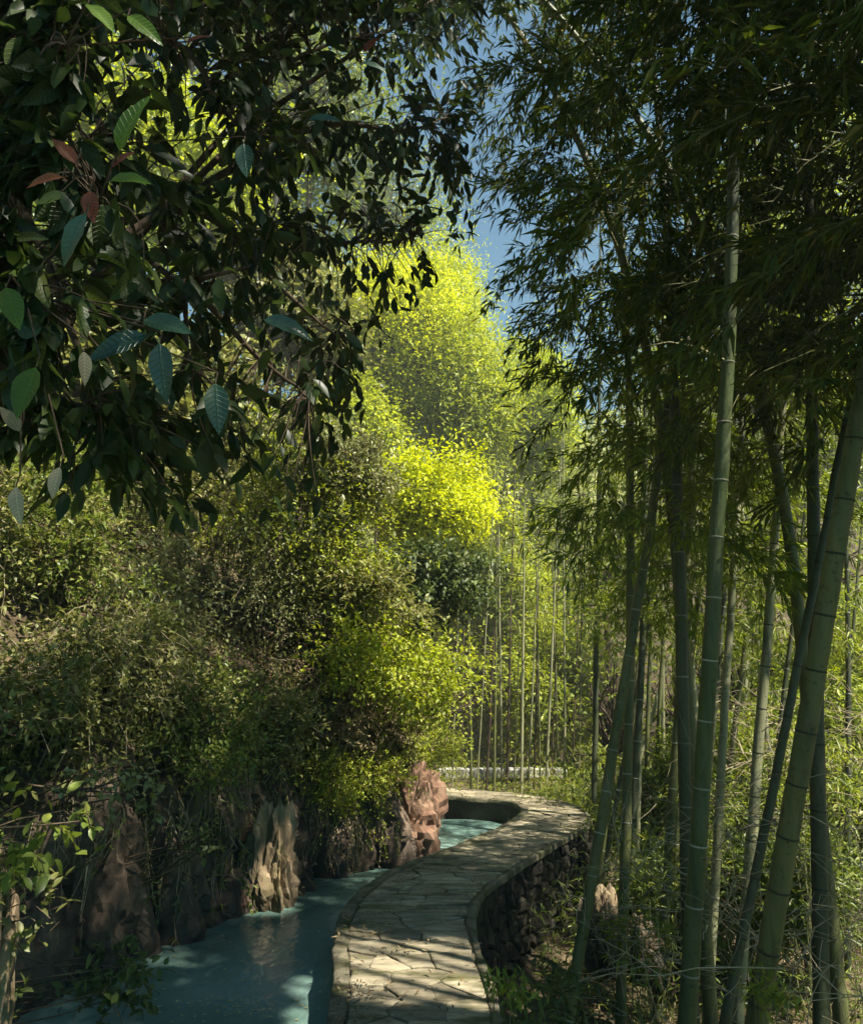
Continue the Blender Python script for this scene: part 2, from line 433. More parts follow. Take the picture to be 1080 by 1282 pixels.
lm('nleaf', [(0, (0.018, 0.032, 0.009)), (0.6, (0.028, 0.05, 0.012)), (1, (0.06, 0.09, 0.018))], trans=0.34, rough=0.42, spec=0.3)
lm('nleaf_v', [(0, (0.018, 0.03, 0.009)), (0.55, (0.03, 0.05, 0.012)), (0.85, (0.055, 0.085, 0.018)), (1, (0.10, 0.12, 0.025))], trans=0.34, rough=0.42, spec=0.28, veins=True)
lm('nleaf_bright', [(0, (0.07, 0.13, 0.015)), (1, (0.14, 0.23, 0.025))], trans=0.45, rough=0.35, veins=True)
lm('nleaf_sky_sheen', [(0, (0.02, 0.05, 0.028)), (1, (0.04, 0.09, 0.048))], trans=0.2, rough=0.3, spec=0.6, veins=True)  # bluish sheen of the sky put into the leaf colour
lm('nleaf_red', [(0, (0.15, 0.035, 0.015)), (0.5, (0.22, 0.06, 0.02)), (1, (0.24, 0.10, 0.03))], trans=0.35, rough=0.45, veins=True)
lm('nleaf_dry', [(0, (0.26, 0.22, 0.13)), (1, (0.38, 0.33, 0.22))], trans=0.25, rough=0.7, veins=True)

def water_mat():
    m, nt, out = new_mat('water')
    tc = nt.nodes.new('ShaderNodeTexCoord')
    nz = nt.nodes.new('ShaderNodeTexNoise'); nz.inputs['Scale'].default_value = 0.9; nz.inputs['Detail'].default_value = 4
    nt.links.new(tc.outputs['Object'], nz.inputs['Vector'])
    c = ramp(nt, nz.outputs[0], [(0.3, (0.08, 0.14, 0.115)), (0.5, (0.145, 0.24, 0.205)), (0.72, (0.25, 0.37, 0.335))])
    p = nt.nodes.new('ShaderNodeBsdfPrincipled')
    nt.links.new(c, p.inputs['Base Color'])
    p.inputs['Roughness'].default_value = 0.06
    p.inputs['IOR'].default_value = 1.33
    p.inputs['Specular IOR Level'].default_value = 0.6
    mp = nt.nodes.new('ShaderNodeMapping'); mp.inputs['Scale'].default_value = (1.6, 0.9, 1); mp.inputs['Rotation'].default_value = (0, 0, R(-20))
    nt.links.new(tc.outputs['Object'], mp.inputs[0])
    n2 = nt.nodes.new('ShaderNodeTexNoise'); n2.inputs['Scale'].default_value = 6; n2.inputs['Detail'].default_value = 4; n2.inputs['Distortion'].default_value = 0.8
    nt.links.new(mp.outputs[0], n2.inputs['Vector'])
    b = nt.nodes.new('ShaderNodeBump'); b.inputs['Strength'].default_value = 0.22; b.inputs['Distance'].default_value = 0.05
    nt.links.new(n2.outputs[0], b.inputs['Height']); nt.links.new(b.outputs[0], p.inputs['Normal'])
    nt.links.new(p.outputs[0], out.inputs[0])
    return m
M['water'] = water_mat()

# ------------------------------------------------------------------ path
LP = [(413, 1282), (420, 1185), (426, 1150), (450, 1116), (500, 1085), (550, 1066), (600, 1047), (635, 1030), (652, 1017), (650, 1008), (628, 1002), (588, 999), (548, 996)]
RP = [(628, 1282), (600, 1190), (592, 1143), (606, 1116), (634, 1094), (668, 1072), (702, 1052), (728, 1037), (739, 1024), (718, 1008), (668, 996), (602, 990), (548, 986)]
Lw = [at_z(*p)[:2] for p in LP]; Rw = [at_z(*p)[:2] for p in RP]
pre_L = [(-0.62, -5.0), (-0.55, -1.5), (-0.5, 1.5)]
pre_R = [(0.38, -5.0), (0.38, -1.5), (0.35, 1.5)]
post_L = [(-1.3, 12.3), (-3.2, 12.6)]
post_R = [(-1.3, 13.2), (-3.2, 13.5)]
PL = catmull(np.array(pre_L + [tuple(p) for p in Lw] + post_L), 160)
PR = catmull(np.array(pre_R + [tuple(p) for p in Rw] + post_R), 160)
PC = (PL + PR) / 2
ARC = np.concatenate([[0], np.cumsum(np.linalg.norm(np.diff(PC, axis=0), axis=1))])
def path_point(s, t, z=0.0):
    """s metres along the middle, t 0..1 from the canal edge to the outer edge"""
    s = np.asarray(s, float)
    l = np.stack([np.interp(s, ARC, PL[:, k]) for k in (0, 1)], -1)
    r = np.stack([np.interp(s, ARC, PR[:, k]) for k in (0, 1)], -1)
    p = l + (r - l) * np.asarray(t, float)[..., None]
    return np.concatenate([p, np.broadcast_to(np.asarray(z, float), p.shape[:-1])[..., None]], -1)
def strip(a, b, za, zb):
    n = len(a)
    V = np.concatenate([np.c_[a, np.full(n, za)], np.c_[b, np.full(n, zb)]])
    i = np.arange(n - 1)
    return (V, np.stack([i, i + n, i + n + 1, i + 1], -1))
ts = np.linspace(0, 1, 2)
path = build('path', [strip(PL, PR, -0.014, -0.014)], M['mortar'], smooth=False)
structure(path)
def edge_strip(name, t0, t1):
    S = np.linspace(0, ARC[-1], 220)
    a = path_point(S, np.full(220, t0)); b = path_point(S, np.full(220, t1))
    wob = np.array([0.016 * noise.noise(Vector((x * 1.7, t0 * 9, 0))) + .014 * noise.noise(Vector((x * 6.5, t0 * 5, 2))) for x in S])
    out = a if t0 < 0.5 else b
    dirn = unit(path_point(S, np.full(220, 0.0)) - path_point(S, np.full(220, 1.0)))
    sgn = 1 if t0 < 0.5 else -1
    out = out + dirn * sgn * (0.02 + wob[:, None])
    inn = b if t0 < 0.5 else a
    inn = inn + dirn * wob[:, None] * 1.5
    z1 = 0.006 + wob * 0.3
    rows = [np.c_[out[:, :2], np.full(220, -0.05)], np.c_[out[:, :2], z1 - 0.015], np.c_[(out + (inn - out) * 0.12)[:, :2], z1], np.c_[inn[:, :2], z1 - 0.002], np.c_[inn[:, :2], np.full(220, -0.03)]]
    V = np.concatenate(rows); n = 220; F = []
    i = np.arange(n - 1)
    for k in range(4):
        q = np.stack([k * n + i, (k + 1) * n + i, (k + 1) * n + i + 1, k * n + i + 1], -1)
        F.append(q if sgn < 0 else q[:, ::-1])
    return build(name, [(V, np.concatenate(F))], M['edging'], path)
edge_strip('edging', 0.0, 0.085)
edge_strip('edging', 0.955, 1.0)

def clip_poly(poly, p, n):
    out = []
    for i in range(len(poly)):
        a, b = poly[i], poly[(i + 1) % len(poly)]
        da, db = (a - p) @ n, (b - p) @ n
        if da <= 0: out.append(a)
        if (da < 0) != (db < 0) and da != db:
            out.append(a + (b - a) * da / (da - db))
    return out
def voronoi(sites, box):
    cells = []
    S = np.array(sites)
    for i, s in enumerate(S):
        poly = [np.array(p, float) for p in ((box[0], box[2]), (box[1], box[2]), (box[1], box[3]), (box[0], box[3]))]
        d = np.linalg.norm(S - s, axis=1)
        for j in np.argsort(d)[1:24]:
            n = S[j] - s
            poly = clip_poly(poly, (S[j] + s) / 2, unit(n))
            if len(poly) < 3: break
        if len(poly) >= 3:
            cells.append((s, poly))
    return cells
def shrink(poly, m):
    P = np.array(poly); c = P.mean(0)
    out = [p for p in P]
    for i in range(len(P)):
        a, b = P[i], P[(i + 1) % len(P)]
        t = unit(b - a); n = np.array([t[1], -t[0]])
        if (c - a) @ n > 0: n = -n
        out = clip_poly(out, a - n * m, n)
        if len(out) < 3: return None
    # tidy corners closer than 1 cm
    res = []
    for p in out:
        if not res or np.linalg.norm(p - res[-1]) > 0.012: res.append(p)
    return res if len(res) >= 3 else None
def slab_mesh(bot, mid, top):
    k = len(bot)
    V = np.concatenate([bot, mid, top, [top.mean(0)]])
    i = np.arange(k); j = (i + 1) % k
    F4 = np.concatenate([np.stack([i, j, j + k, i + k], -1), np.stack([i + k, j + k, j + 2 * k, i + 2 * k], -1)])
    F3 = np.stack([i + 2 * k, j + 2 * k, np.full(k, 3 * k)], -1)
    return [(V, F4), (np.zeros((0, 3)), F3 - 3 * k - 1)]
def combined(chunks):
    """slab_mesh gives its second face list against the same vertices"""
    return chunks
# crazy paving
WID = 0.86
sites = []
s = 4.2
while s < ARC[-1] - 1.0:
    rowstep = random.uniform(0.13, 0.27)
    n = random.choice([1, 2, 2, 3, 3])
    for k in range(n):
        sites.append((s + random.uniform(-0.09, 0.09), (0.10 + (k + 0.5 + random.uniform(-.27, .27)) / n * 0.83) * WID))
    s += rowstep
for s0, poly in voronoi(sites, (4.0, ARC[-1] - 0.8, 0.09 * WID, 0.952 * WID)):
    poly = shrink(poly, random.uniform(0.003, 0.006))
    if poly is None: continue
    # break long edges so that outlines are not ruler straight
    pts = []
    for i in range(len(poly)):
        a, b = poly[i], poly[(i + 1) % len(poly)]
        pts.append(a)
        ln = np.linalg.norm(b - a)
        if ln > 0.10:
            for f in ((0.5,) if ln < .22 else (0.33, 0.67)):
                q = a + (b - a) * f
                pts.append(q + np.array([random.uniform(-.012, .012), random.uniform(-.012, .012)]))
    pts = np.array(pts); c = pts.mean(0)
    zt = random.uniform(-0.006, 0.010); tilt = np.array([random.uniform(-.03, .03), random.uniform(-.03, .03)])
    inn = c + (pts - c) * (1 - 0.011 / max(0.05, np.linalg.norm(pts - c, axis=1).mean()))
    def lift(q, z):
        return path_point(q[:, 0], q[:, 1] / WID, z)
    bot = lift(pts, np.full(len(pts), -0.035)); mid = lift(pts, zt - 0.005 + (pts - c) @ tilt); top = lift(inn, zt + (inn - c) @ tilt)
    k = len(pts)
    V = np.concatenate([bot, mid, top, [top.mean(0)]])
    i = np.arange(k); j = (i + 1) % k
    # orient upward
    e = np.cross(top[1] - top[0], top.mean(0) - top[0])[2]
    F4 = np.concatenate([np.stack([i, j, j + k, i + k], -1), np.stack([i + k, j + k, j + 2 * k, i + 2 * k], -1)])
    F3 = np.stack([i + 2 * k, j + 2 * k, np.full(k, 3 * k)], -1)
    if e < 0: F4 = F4[:, ::-1]; F3 = F3[:, ::-1]
    org = top.mean(0)
    me = bpy.data.meshes.new('paving_stone')
    me.from_pydata([tuple(v) for v in (V - org)], [], [tuple(map(int, f)) for f in F4] + [tuple(map(int, f)) for f in F3])
    me.materials.append(M['stone'])
    link('paving_stone', me, path, org)

# ------------------------------------------------------------------ retaining wall under the path
wall = root('retaining_wall', (*PR[60], -1.9), 'dark mossy rubble retaining wall holding up the outer side of the path', 'retaining wall')
inset = unit(PR - PL) * 0.05
build('wall_core', [strip(PR - inset, PR - inset, -0.02, -2.4), strip(PL + inset * .4, PL + inset * .4, -2.0, -0.02)], M['wallcore'], wall, smooth=False)
RARC = np.concatenate([[0], np.cumsum(np.linalg.norm(np.diff(PR, axis=0), axis=1))])
def wall_point(s, z, out):
    p = np.stack([np.interp(s, RARC, PR[:, k]) for k in (0, 1)], -1)
    p2 = np.stack([np.interp(s + 0.05, RARC, PR[:, k]) for k in (0, 1)], -1)
    t = unit(p2 - p); n = np.stack([t[:, 1], -t[:, 0]], -1)
    q = p + n * (out - 0.05)[:, None] 
    # the face leans out a little towards its foot
    q = q + n * (-z * 0.06)[:, None]
    return np.c_[q, z]
near_i = np.argmin(np.linalg.norm(PR - np.array([0.3, 4.3]), axis=1)); far_i = np.argmin(np.linalg.norm(PR - at_z(741, 1018)[:2], axis=1))
s_lo, s_hi = RARC[near_i], RARC[far_i] + 0.3
sites = []
z = -0.11
while z > -1.75:
    s = s_lo
    h = random.uniform(0.085, 0.135)
    while s < s_hi:
        w = random.uniform(0.12, 0.27)
        sites.append((s + w / 2, z + random.uniform(-.045, .045)))
        s += w
    z -= h
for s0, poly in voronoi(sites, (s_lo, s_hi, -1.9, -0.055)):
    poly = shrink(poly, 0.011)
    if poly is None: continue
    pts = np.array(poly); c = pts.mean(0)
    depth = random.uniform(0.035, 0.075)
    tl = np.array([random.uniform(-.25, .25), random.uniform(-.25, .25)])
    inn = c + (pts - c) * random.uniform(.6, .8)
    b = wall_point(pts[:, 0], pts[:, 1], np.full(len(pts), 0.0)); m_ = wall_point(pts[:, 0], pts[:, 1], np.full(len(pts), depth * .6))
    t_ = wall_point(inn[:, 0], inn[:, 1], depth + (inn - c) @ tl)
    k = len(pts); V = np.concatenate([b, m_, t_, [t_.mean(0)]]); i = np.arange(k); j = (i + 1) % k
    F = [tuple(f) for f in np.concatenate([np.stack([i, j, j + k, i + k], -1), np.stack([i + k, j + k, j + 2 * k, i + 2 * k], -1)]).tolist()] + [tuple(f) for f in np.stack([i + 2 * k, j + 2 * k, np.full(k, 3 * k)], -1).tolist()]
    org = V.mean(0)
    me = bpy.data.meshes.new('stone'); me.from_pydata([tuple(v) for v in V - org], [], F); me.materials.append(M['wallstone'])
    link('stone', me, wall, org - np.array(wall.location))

# ------------------------------------------------------------------ ground
def xL_at(y):
    return np.interp(y, PL[:, 1], PL[:, 0])
def ground_z(x, y):
    x = np.asarray(x, float); y = np.asarray(y, float)
    z = np.interp(y, [-10, 3, 6, 8, 10.5, 12.6, 14, 26, 70, 140], [-2.3, -2.1, -1.25, -0.85, -0.5, -0.42, -0.6, -0.5, 13, 22])
    z = z + np.clip(x - 6.5, 0, 40) * 0.42 * np.clip((y + 6) / 10, 0, 1) - 0.35 * np.exp(-((x - 4.5) / 1.5) ** 2) * np.clip((13 - y) / 5, 0, 1)
    z = z + np.clip(-x - 8, 0, 60) * 0.3 * np.clip((y - 14) / 10, 0, 1)
    canal = (y < 12.35) & (x < xL_at(y) + 0.1)
    z = np.where(canal, -1.6, z)
    return z
gx = np.unique(np.concatenate([np.linspace(-90, -8, 24), np.linspace(-8, 10, 91), np.linspace(10, 90, 28)]))
gy = np.unique(np.concatenate([np.linspace(-12, 0, 18), np.linspace(0, 16, 81), np.linspace(16, 40, 30), np.linspace(40, 180, 30)]))
GX, GY = np.meshgrid(gx, gy)
GZ = ground_z(GX, GY)
for a in range(GX.shape[0]):
    for b in range(GX.shape[1]):
        x, y = GX[a, b], GY[a, b]
        amp = 0.16 if (y < 12.2) else 0.12
        GZ[a, b] += amp * fbm((x * .7, y * .7, 0), 4) * (1 if GZ[a, b] > -1.55 else 0.3)
n1, n0 = GX.shape
ii, jj = np.meshgrid(np.arange(n1 - 1), np.arange(n0 - 1), indexing='ij')
GF = np.stack([ii * n0 + jj, ii * n0 + jj + 1, (ii + 1) * n0 + jj + 1, (ii + 1) * n0 + jj], -1).reshape(-1, 4)
ground = build('ground', [(np.stack([GX, GY, GZ], -1), GF)], M['soil'])
structure(ground)

# water
WZ = -0.3
wy = np.linspace(-6, 12.3, 60)
WV = np.concatenate([np.c_[np.full(60, -9.0), wy, np.full(60, WZ)], np.c_[xL_at(wy) + 0.02, wy, np.full(60, WZ)]])
i = np.arange(59)
water = build('water', [(WV, np.stack([i, i + 60, i + 61, i + 1], -1))], M['water'])
structure(water)

# ------------------------------------------------------------------ left hillside with its cliff
BP = [(-4.2, -4.0), (-3.1, 1.0)] + [tuple(at_z(px, py, WZ)[:2]) for px, py in ((20, 1310), (110, 1252), (200, 1212), (280, 1180), (345, 1146), (375, 1128), (405, 1110), (445, 1096), (490, 1090), (525, 1078), (546, 1062))] + [(-0.05, 11.3), (-0.75, 12.2), (-2.6, 14.6), (-6.5, 19), (-13, 27), (-22, 40)]
BN = [(-1, 0), (-1, .1), (-.95, .2), (-.92, .3), (-.9, .35), (-.9, .38), (-.9, .4), (-.9, .4), (-.9, .42), (-.88, .45), (-.88, .45), (-.88, .45), (-.9, .4), (-.88, .5), (-.8, .6), (-.75, .66), (-.75, .66), (-.75, .66), (-.75, .66)]
NS, NV1, NV2 = 430, 74, 60
_B = catmull(BP, 4000); _N = unit(catmull(BN, 4000))
_w = np.where((_B[:, 1] > 3.0) & (_B[:, 1] < 12.5), 5.0, 1.0) * np.concatenate([[0], np.linalg.norm(np.diff(_B, axis=0), axis=1)])
_c = np.cumsum(_w); _i = np.searchsorted(_c, np.linspace(0, _c[-1] * .9999, NS))
Bc = _B[_i]; Nc = _N[_i]
sarc = np.concatenate([[0], np.cumsum(np.linalg.norm(np.diff(Bc, axis=0), axis=1))])
HV = np.zeros((NV1 + NV2, NS, 3))
for a in range(NS):
    sx = sarc[a]
    H = 1.35 + 0.55 * noise.noise(Vector((sx * 0.35, 3.1, 0))) + 0.35 * noise.noise(Vector((sx * 1.1, 7.7, 0)))
    px_, py_, _ = project(np.array([Bc[a][0], Bc[a][1], 0.0]))
    if sx > 0 and Bc[a][1] > 9.2: H = max(0.85, H * 0.75)
    for v in range(NV1 + NV2):
        if v < NV1:
            f = v / (NV1 - 1)
            z = -1.1 + f * (H + 1.1)
            off = -0.05 + 0.45 * f ** 1.6
            p = np.array([Bc[a][0] * 1.0, Bc[a][1] * 1.0, z])
            cr = noise.voronoi(Vector((sx * 0.9, z * 0.55 + 0.3 * sx, 0.4)))[0]
            crack = min(1.0, (cr[1] - cr[0]) * 3.0)
            cs, cp = noise.voronoi(Vector((sx * 3.4, z * 1.7 + .9 * sx, 2.4)))
            cb, cq = noise.voronoi(Vector((sx * 1.15, z * .62 - .25 * sx, 6.1)))
            fac = 0.0
            for (c1, amp, u1, v1) in ((cq[0], .34, sx * 1.15, z * .62 - .25 * sx), (cp[0], .11, sx * 3.4, z * 1.7 + .9 * sx)):
                h1 = math.sin(c1.x * 127.1 + c1.y * 311.7) * 43758.5; h1 -= math.floor(h1)
                h2 = math.sin(c1.x * 269.5 + c1.y * 183.3) * 43758.5; h2 -= math.floor(h2)
                h3 = math.sin(c1.x * 71.5 + c1.y * 97.3) * 43758.5; h3 -= math.floor(h3)
                fac += amp * ((h1 - .5) + (h2 - .5) * 1.5 * (u1 - c1.x) + (h3 - .6) * 1.3 * (v1 - c1.y))
            d = 0.18 * fbm((sx * .55, z * .35, 1.3), 3) + fac - 0.20 * max(0, 1 - (cb[1] - cb[0]) * 6) - 0.05 * max(0, 1 - (cs[1] - cs[0]) * 6) + 0.022 * fbm((sx * 9, z * 6, 2.0), 4) - 0.16
            off -= d
        else:
            g = (v - NV1 + 1) / NV2
            o = 26 * g ** 1.9
            off = 0.40 + o - 0.30 * fbm((sx * .55, H * .35, 1.3), 5) * max(0, 1 - o)
            z = H + 0.86 * o + 0.35 * fbm((sx * .5, o * .6, 9.0), 4) * min(1, o)
        q = Bc[a] + Nc[a] * off
        HV[v, a] = (q[0], q[1], z)
nr = NV1 + NV2
ii, jj = np.meshgrid(np.arange(nr - 1), np.arange(NS - 1), indexing='ij')
HF = np.stack([ii * NS + jj, ii * NS + jj + 1, (ii + 1) * NS + jj + 1, (ii + 1) * NS + jj], -1).reshape(-1, 4)
HVf = HV.reshape(-1, 3)
nf = (NV1 + 1) * (NS - 1)
cliff = build('cliff', [(HV[:NV1 + 3].reshape(-1, 3), HF[:(NV1 + 2) * (NS - 1)])], M['rock'], smooth=False)
structure(cliff)
hs_rows = HV[NV1 + 2:]
i2, j2 = np.meshgrid(np.arange(len(hs_rows) - 1), np.arange(NS - 1), indexing='ij')
hillside = build('hillside', [(hs_rows.reshape(-1, 3), np.stack([i2 * NS + j2, i2 * NS + j2 + 1, (i2 + 1) * NS + j2 + 1, (i2 + 1) * NS + j2], -1).reshape(-1, 4))], M['soil'])
structure(hillside)
HB = BVHTree.FromPolygons([tuple(v) for v in HVf], [tuple(f) for f in HF.tolist()])
GB = BVHTree.FromPolygons([tuple(v) for v in np.stack([GX, GY, GZ], -1).reshape(-1, 3)], [tuple(f) for f in GF.tolist()])
def hit(px, py, bvh=HB):
    d = ray(px, py)
    r = bvh.ray_cast(Vector(CAM), Vector(unit(d)))
    return (np.array(r[0]), np.array(r[1])) if r[0] is not None else (None, None)
def ground_at(x, y):
    r = GB.ray_cast(Vector((x, y, 80)), Vector((0, 0, -1)))
    z = r[0].z if r[0] is not None else 0.0
    h = HB.ray_cast(Vector((x, y, 80)), Vector((0, 0, -1)))
    if h[0] is not None: z = max(z, h[0].z)
    return z

# ------------------------------------------------------------------ boulders
def boulder(name, c, size, mat, label, seed, rz=0, cuts=20, sub=5, group=None):
    rs = random.Random(seed)
    bm = bmesh.new()
    bmesh.ops.create_icosphere(bm, subdivisions=sub, radius=1.0)
    planes = []
    for k in range(cuts):
        n = Vector((rs.gauss(0, 1), rs.gauss(0, 1), rs.gauss(0, .7))).normalized()
        planes.append((n, rs.uniform(0.58, 0.88)))
    for v in bm.verts:
        p = v.co.copy()
        for n, d in planes:
            e = p.dot(n) - d
            if e > 0: p -= n * e * 0.96
        q = p * 1.6 + Vector((seed * 3.1, seed, 0))
        p += p.normalized() * (0.13 * noise.fractal(q * 1.3, 0.9, 2.0, 5) + 0.06 * abs(noise.fractal(q * 4, 0.7, 2.0, 5)) + 0.02 * noise.fractal(q * 13, 0.7, 2.0, 3))
        cr = noise.voronoi(Vector((q.x * .9, q.y * .9, q.z * .45)))[0]
        p -= p.normalized() * 0.16 * max(0, 1 - (cr[1] - cr[0]) * 6)
        for fr, amp in ((1.5, .22), (4.0, .07)):
            uu = Vector((q.x * fr, q.y * fr, q.z * fr * .6)); _, cp = noise.voronoi(uu); c1 = cp[0]
            h1 = math.sin(c1.x * 127.1 + c1.y * 311.7 + c1.z * 57.0) * 43758.5; h1 -= math.floor(h1)
            h2 = math.sin(c1.x * 269.5 + c1.y * 183.3 + c1.z * 11.0) * 43758.5; h2 -= math.floor(h2)
            p += p.normalized() * amp * ((h1 - .5) + (h2 - .5) * (uu.x - c1.x) + (h1 - .5) * (uu.z - c1.z))
        v.co = Vector((p.x * size[0], p.y * size[1], p.z * size[2]))
    me = bpy.data.meshes.new(name); bm.to_mesh(me); bm.free()
    me.materials.append(mat)
    o = link(name, me, None, c, (0, 0, rz))
    return tag(o, label, 'rock', group)
def on_bank(px, py, z, inward=0.1):
    p = at_z(px, py, z); return p
b1 = at_z(522, 1075, WZ)
boulder('boulder', (b1[0] - 0.18, b1[1] + 0.28, 0.02), (0.58, 0.55, 0.85), M['redrock'], 'tall reddish boulder at the tip of the cliff beside the far pool', 3, 0.4)
boulder('boulder', (b1[0] - 0.62, b1[1] - 0.05, -0.12), (0.34, 0.36, 0.62), M['redrock'], 'low red rock in the water just before the cliff tip', 8, 1.0)
b2 = at_z(345, 1140, WZ)
boulder('boulder', (b2[0] - 0.10, b2[1] + 0.22, -0.12), (0.34, 0.40, 0.85), M['tanrock'], 'sunlit tan boulder jutting into the water halfway along the cliff', 14, 0.2)
boulder('boulder', (b2[0] - 0.45, b2[1] + 0.05, -0.35), (0.26, 0.28, 0.45), M['redrock'], 'small reddish rock at the left foot of the sunlit tan boulder', 21, 0.9)
b3 = at_z(430, 1096, WZ)
boulder('boulder', (b3[0] - 0.06, b3[1] + 0.25, -0.22), (0.28, 0.32, 0.6), M['rock'], 'brown rock under the hanging tan vines by the narrow water', 27, 0.1)
b4 = at_z(150, 1232, WZ)
boulder('boulder', (b4[0] - 0.35, b4[1] + 0.35, 0.0), (0.5, 0.45, 0.85), M['rock'], 'dark shaded rock at the near end of the cliff', 33, 0.7)
hp, hn = hit(372, 872)
boulder('boulder', hp + np.array([-0.05, 0.05, -0.12]), (0.42, 0.4, 0.30), M['redrock'], 'orange-brown rock showing through the bushes above the cliff', 41, 0.3)
g5 = at_depth(748, 1120, 6.9)
boulder('boulder', (g5[0], g5[1], g5[2] - 0.3), (0.2, 0.26, 0.36), M['tanrock'], 'larger tan mossy rock between bamboo stems below the wall', 47, 0.2)
g6 = at_depth(803, 1160, 6.9)
boulder('boulder', (g6[0], g6[1], g6[2] - 0.2), (0.17, 0.22, 0.26), M['tanrock'], 'smaller tan rock right of the larger one among the bamboo', 52, 0.8)
g7 = at_depth(8, 1180, 3.9)
boulder('boulder', (g7[0] - 0.05, g7[1], g7[2] - 0.35), (0.14, 0.25, 0.75), M['tanrock'], 'narrow sunlit tan rock at the lower left edge', 58, 0.2)

# holes for the sun flecks seen on the ground
HOLES += [(at_z(505, 1215), 0.52), (at_z(585, 1240), 0.30), (at_z(440, 1180), 0.28), (at_z(560, 1185), 0.22), (at_z(690, 1014), 0.35),
          (np.array([b1[0], b1[1] + .1, .3]), 0.55), (np.array([b2[0] + .1, b2[1], .1]), 0.30), (g5, 0.22), (g6, 0.2), (g7, 0.3)]
for px, py, r in ((430, 985, .45), (265, 880, .35), (400, 700, .7), (330, 790, .45), (470, 900, .55), (540, 830, .9), (60, 1030, .12), (350, 1050, .16)):
    h_, n_ = hit(px, py)
    if h_ is not None: HOLES.append((h_, r))

# and on the trees beyond the path
for px, py, dep, r, st in ((545, 850, 13.2, 1.5, 2.0), (532, 628, 13.8, 1.4, 1.5), (640, 700, 22, 2.0, 2.2), (620, 820, 24, 2.6, 3.0), (640, 960, 15, 3.0, .6), (600, 900, 18, 3.4, 1.0), (665, 520, 26, 2.2, 3.0), (585, 520, 27, 2.5, 3.2), (990, 680, 13, 1.3, 2.2), (930, 840, 14, 1.3, 2.0), (850, 640, 15, 1.3, 2.2), (1055, 860, 12, 1.1, 1.6), (430, 560, 21, 1.6, 2.2), (730, 980, 12.5, .8, .6), (800, 900, 14, 1.0, 1.0), (715, 600, 8.5, .8, 1.4), (800, 560, 8.5, .8, 1.4), (960, 560, 8, .8, 1.4), (880, 700, 9, .9, 1.4), (760, 720, 9, .7, 1.4), (1020, 680, 8, .7, 1.2)):
    HOLES.append((at_depth(px, py, dep), r, st))

# ------------------------------------------------------------------ foliage makers
def clump_foliage(center, rad, n, L, W, nclump=26, spread=0.30, up=0.35, outward=0.5, shell=0.55, flat=0.7, prune=None, droop=0.12, round_leaf=False):
    center = np.asarray(center, float); rad = np.asarray(rad, float)
    d = rand_dirs(nclump)
    rr = (shell + (1 - shell) * rng.random(nclump)) ** 1.0
    lob = rand_dirs(6)
    rr = rr * (.62 + .5 * np.max(np.clip(d @ lob.T, 0, 1), axis=1) ** 3 + .12 * rng.random(nclump))
    C = d * rr[:, None]
    wgt = rng.uniform(0.4, 1.6, nclump); idx = rng.choice(nclump, n, p=wgt / wgt.sum())
    sz = rng.uniform(0.6, 1.35, nclump)[idx][:, None] * spread
    Q = C[idx] + np.clip(rng.normal(size=(n, 3)), -1.7, 1.7) * sz * np.array([1, 1, flat])
    Pw = center + Q * rad
    D = unit(rand_dirs(n) * 0.8 + unit(Q) * outward + np.array([0, 0, up]) * rng.normal(0.0, 1.0, (n, 1)))
    N = unit(rand_dirs(n) * 0.55 + np.array([0, 0, 1.0]) + unit(Q) * 0.35)
    ln = L * rng.uniform(0.65, 1.35, n); wd = W * rng.uniform(0.7, 1.3, n)
    k = np.ones(len(Pw), bool)
    if prune is not None: k = prune(Pw)
    f = leaves6 if round_leaf else leaves
    return f(Pw[k], D[k], N[k], ln[k], wd[k], droop=droop), center + C * rad
def sprigs(S, D, ln, per, L, W, sag=.25, round_leaf=False, prune=None):
    """arching twigs with leaves set along them; returns leaf chunk and twig chunk"""
    m = len(S); k = 4
    t = np.linspace(0, 1, k)
    P = S[:, None] + D[:, None] * (ln[:, None] * t)[..., None] + np.array([0, 0, -1.0]) * (sag * ln[:, None] * t ** 2)[..., None]
    P = P + rng.normal(0, .02, P.shape) * ln[:, None, None]
    a, b = P[:, :-1].reshape(-1, 3), P[:, 1:].reshape(-1, 3)
    tw = sticks(a, b, np.tile([.0036, .0028, .002], m), np.tile([.0028, .002, .001], m))
    u = rng.uniform(.12, 1, (m, per)); i0 = np.minimum((u * (k - 1)).astype(int), k - 2); f = (u * (k - 1) - i0)[..., None]
    ar = np.arange(m)[:, None]
    B = (P[ar, i0] * (1 - f) + P[ar, i0 + 1] * f).reshape(-1, 3)
    T_ = np.repeat(D, per, 0); n = len(B)
    side = rand_dirs(n)
    dd = unit(T_ * .6 + side * .9 + np.array([0, 0, -.15]))
    N = unit(rand_dirs(n) * .6 + np.array([0, 0, 1.0]))
    sc = np.repeat(rng.uniform(.75, 1.25, m), per)
    if prune is not None:
        kp = prune(B); B, dd, N, sc = B[kp], dd[kp], N[kp], sc[kp]; n = len(B)
    f_ = leaves6 if round_leaf else leaves
    return f_(B, dd, N, L * sc * rng.uniform(.6, 1.3, n), W * sc * rng.uniform(.7, 1.2, n)), tw
def limbs_to(base, ends, r0, r1, sag=0.1, bend=None):
    lines, rads = [], []
    for e in ends:
        k = 5
        t = np.linspace(0, 1, k)[:, None]
        mid = (base + e) / 2 + rng.normal(size=3) * np.linalg.norm(e - base) * sag
        Lp = (1 - t) ** 2 * base + 2 * t * (1 - t) * mid + t ** 2 * e
        lines.append(Lp); rads.append(np.linspace(r0, r1, k))
    return polyline_sticks(lines, rads)

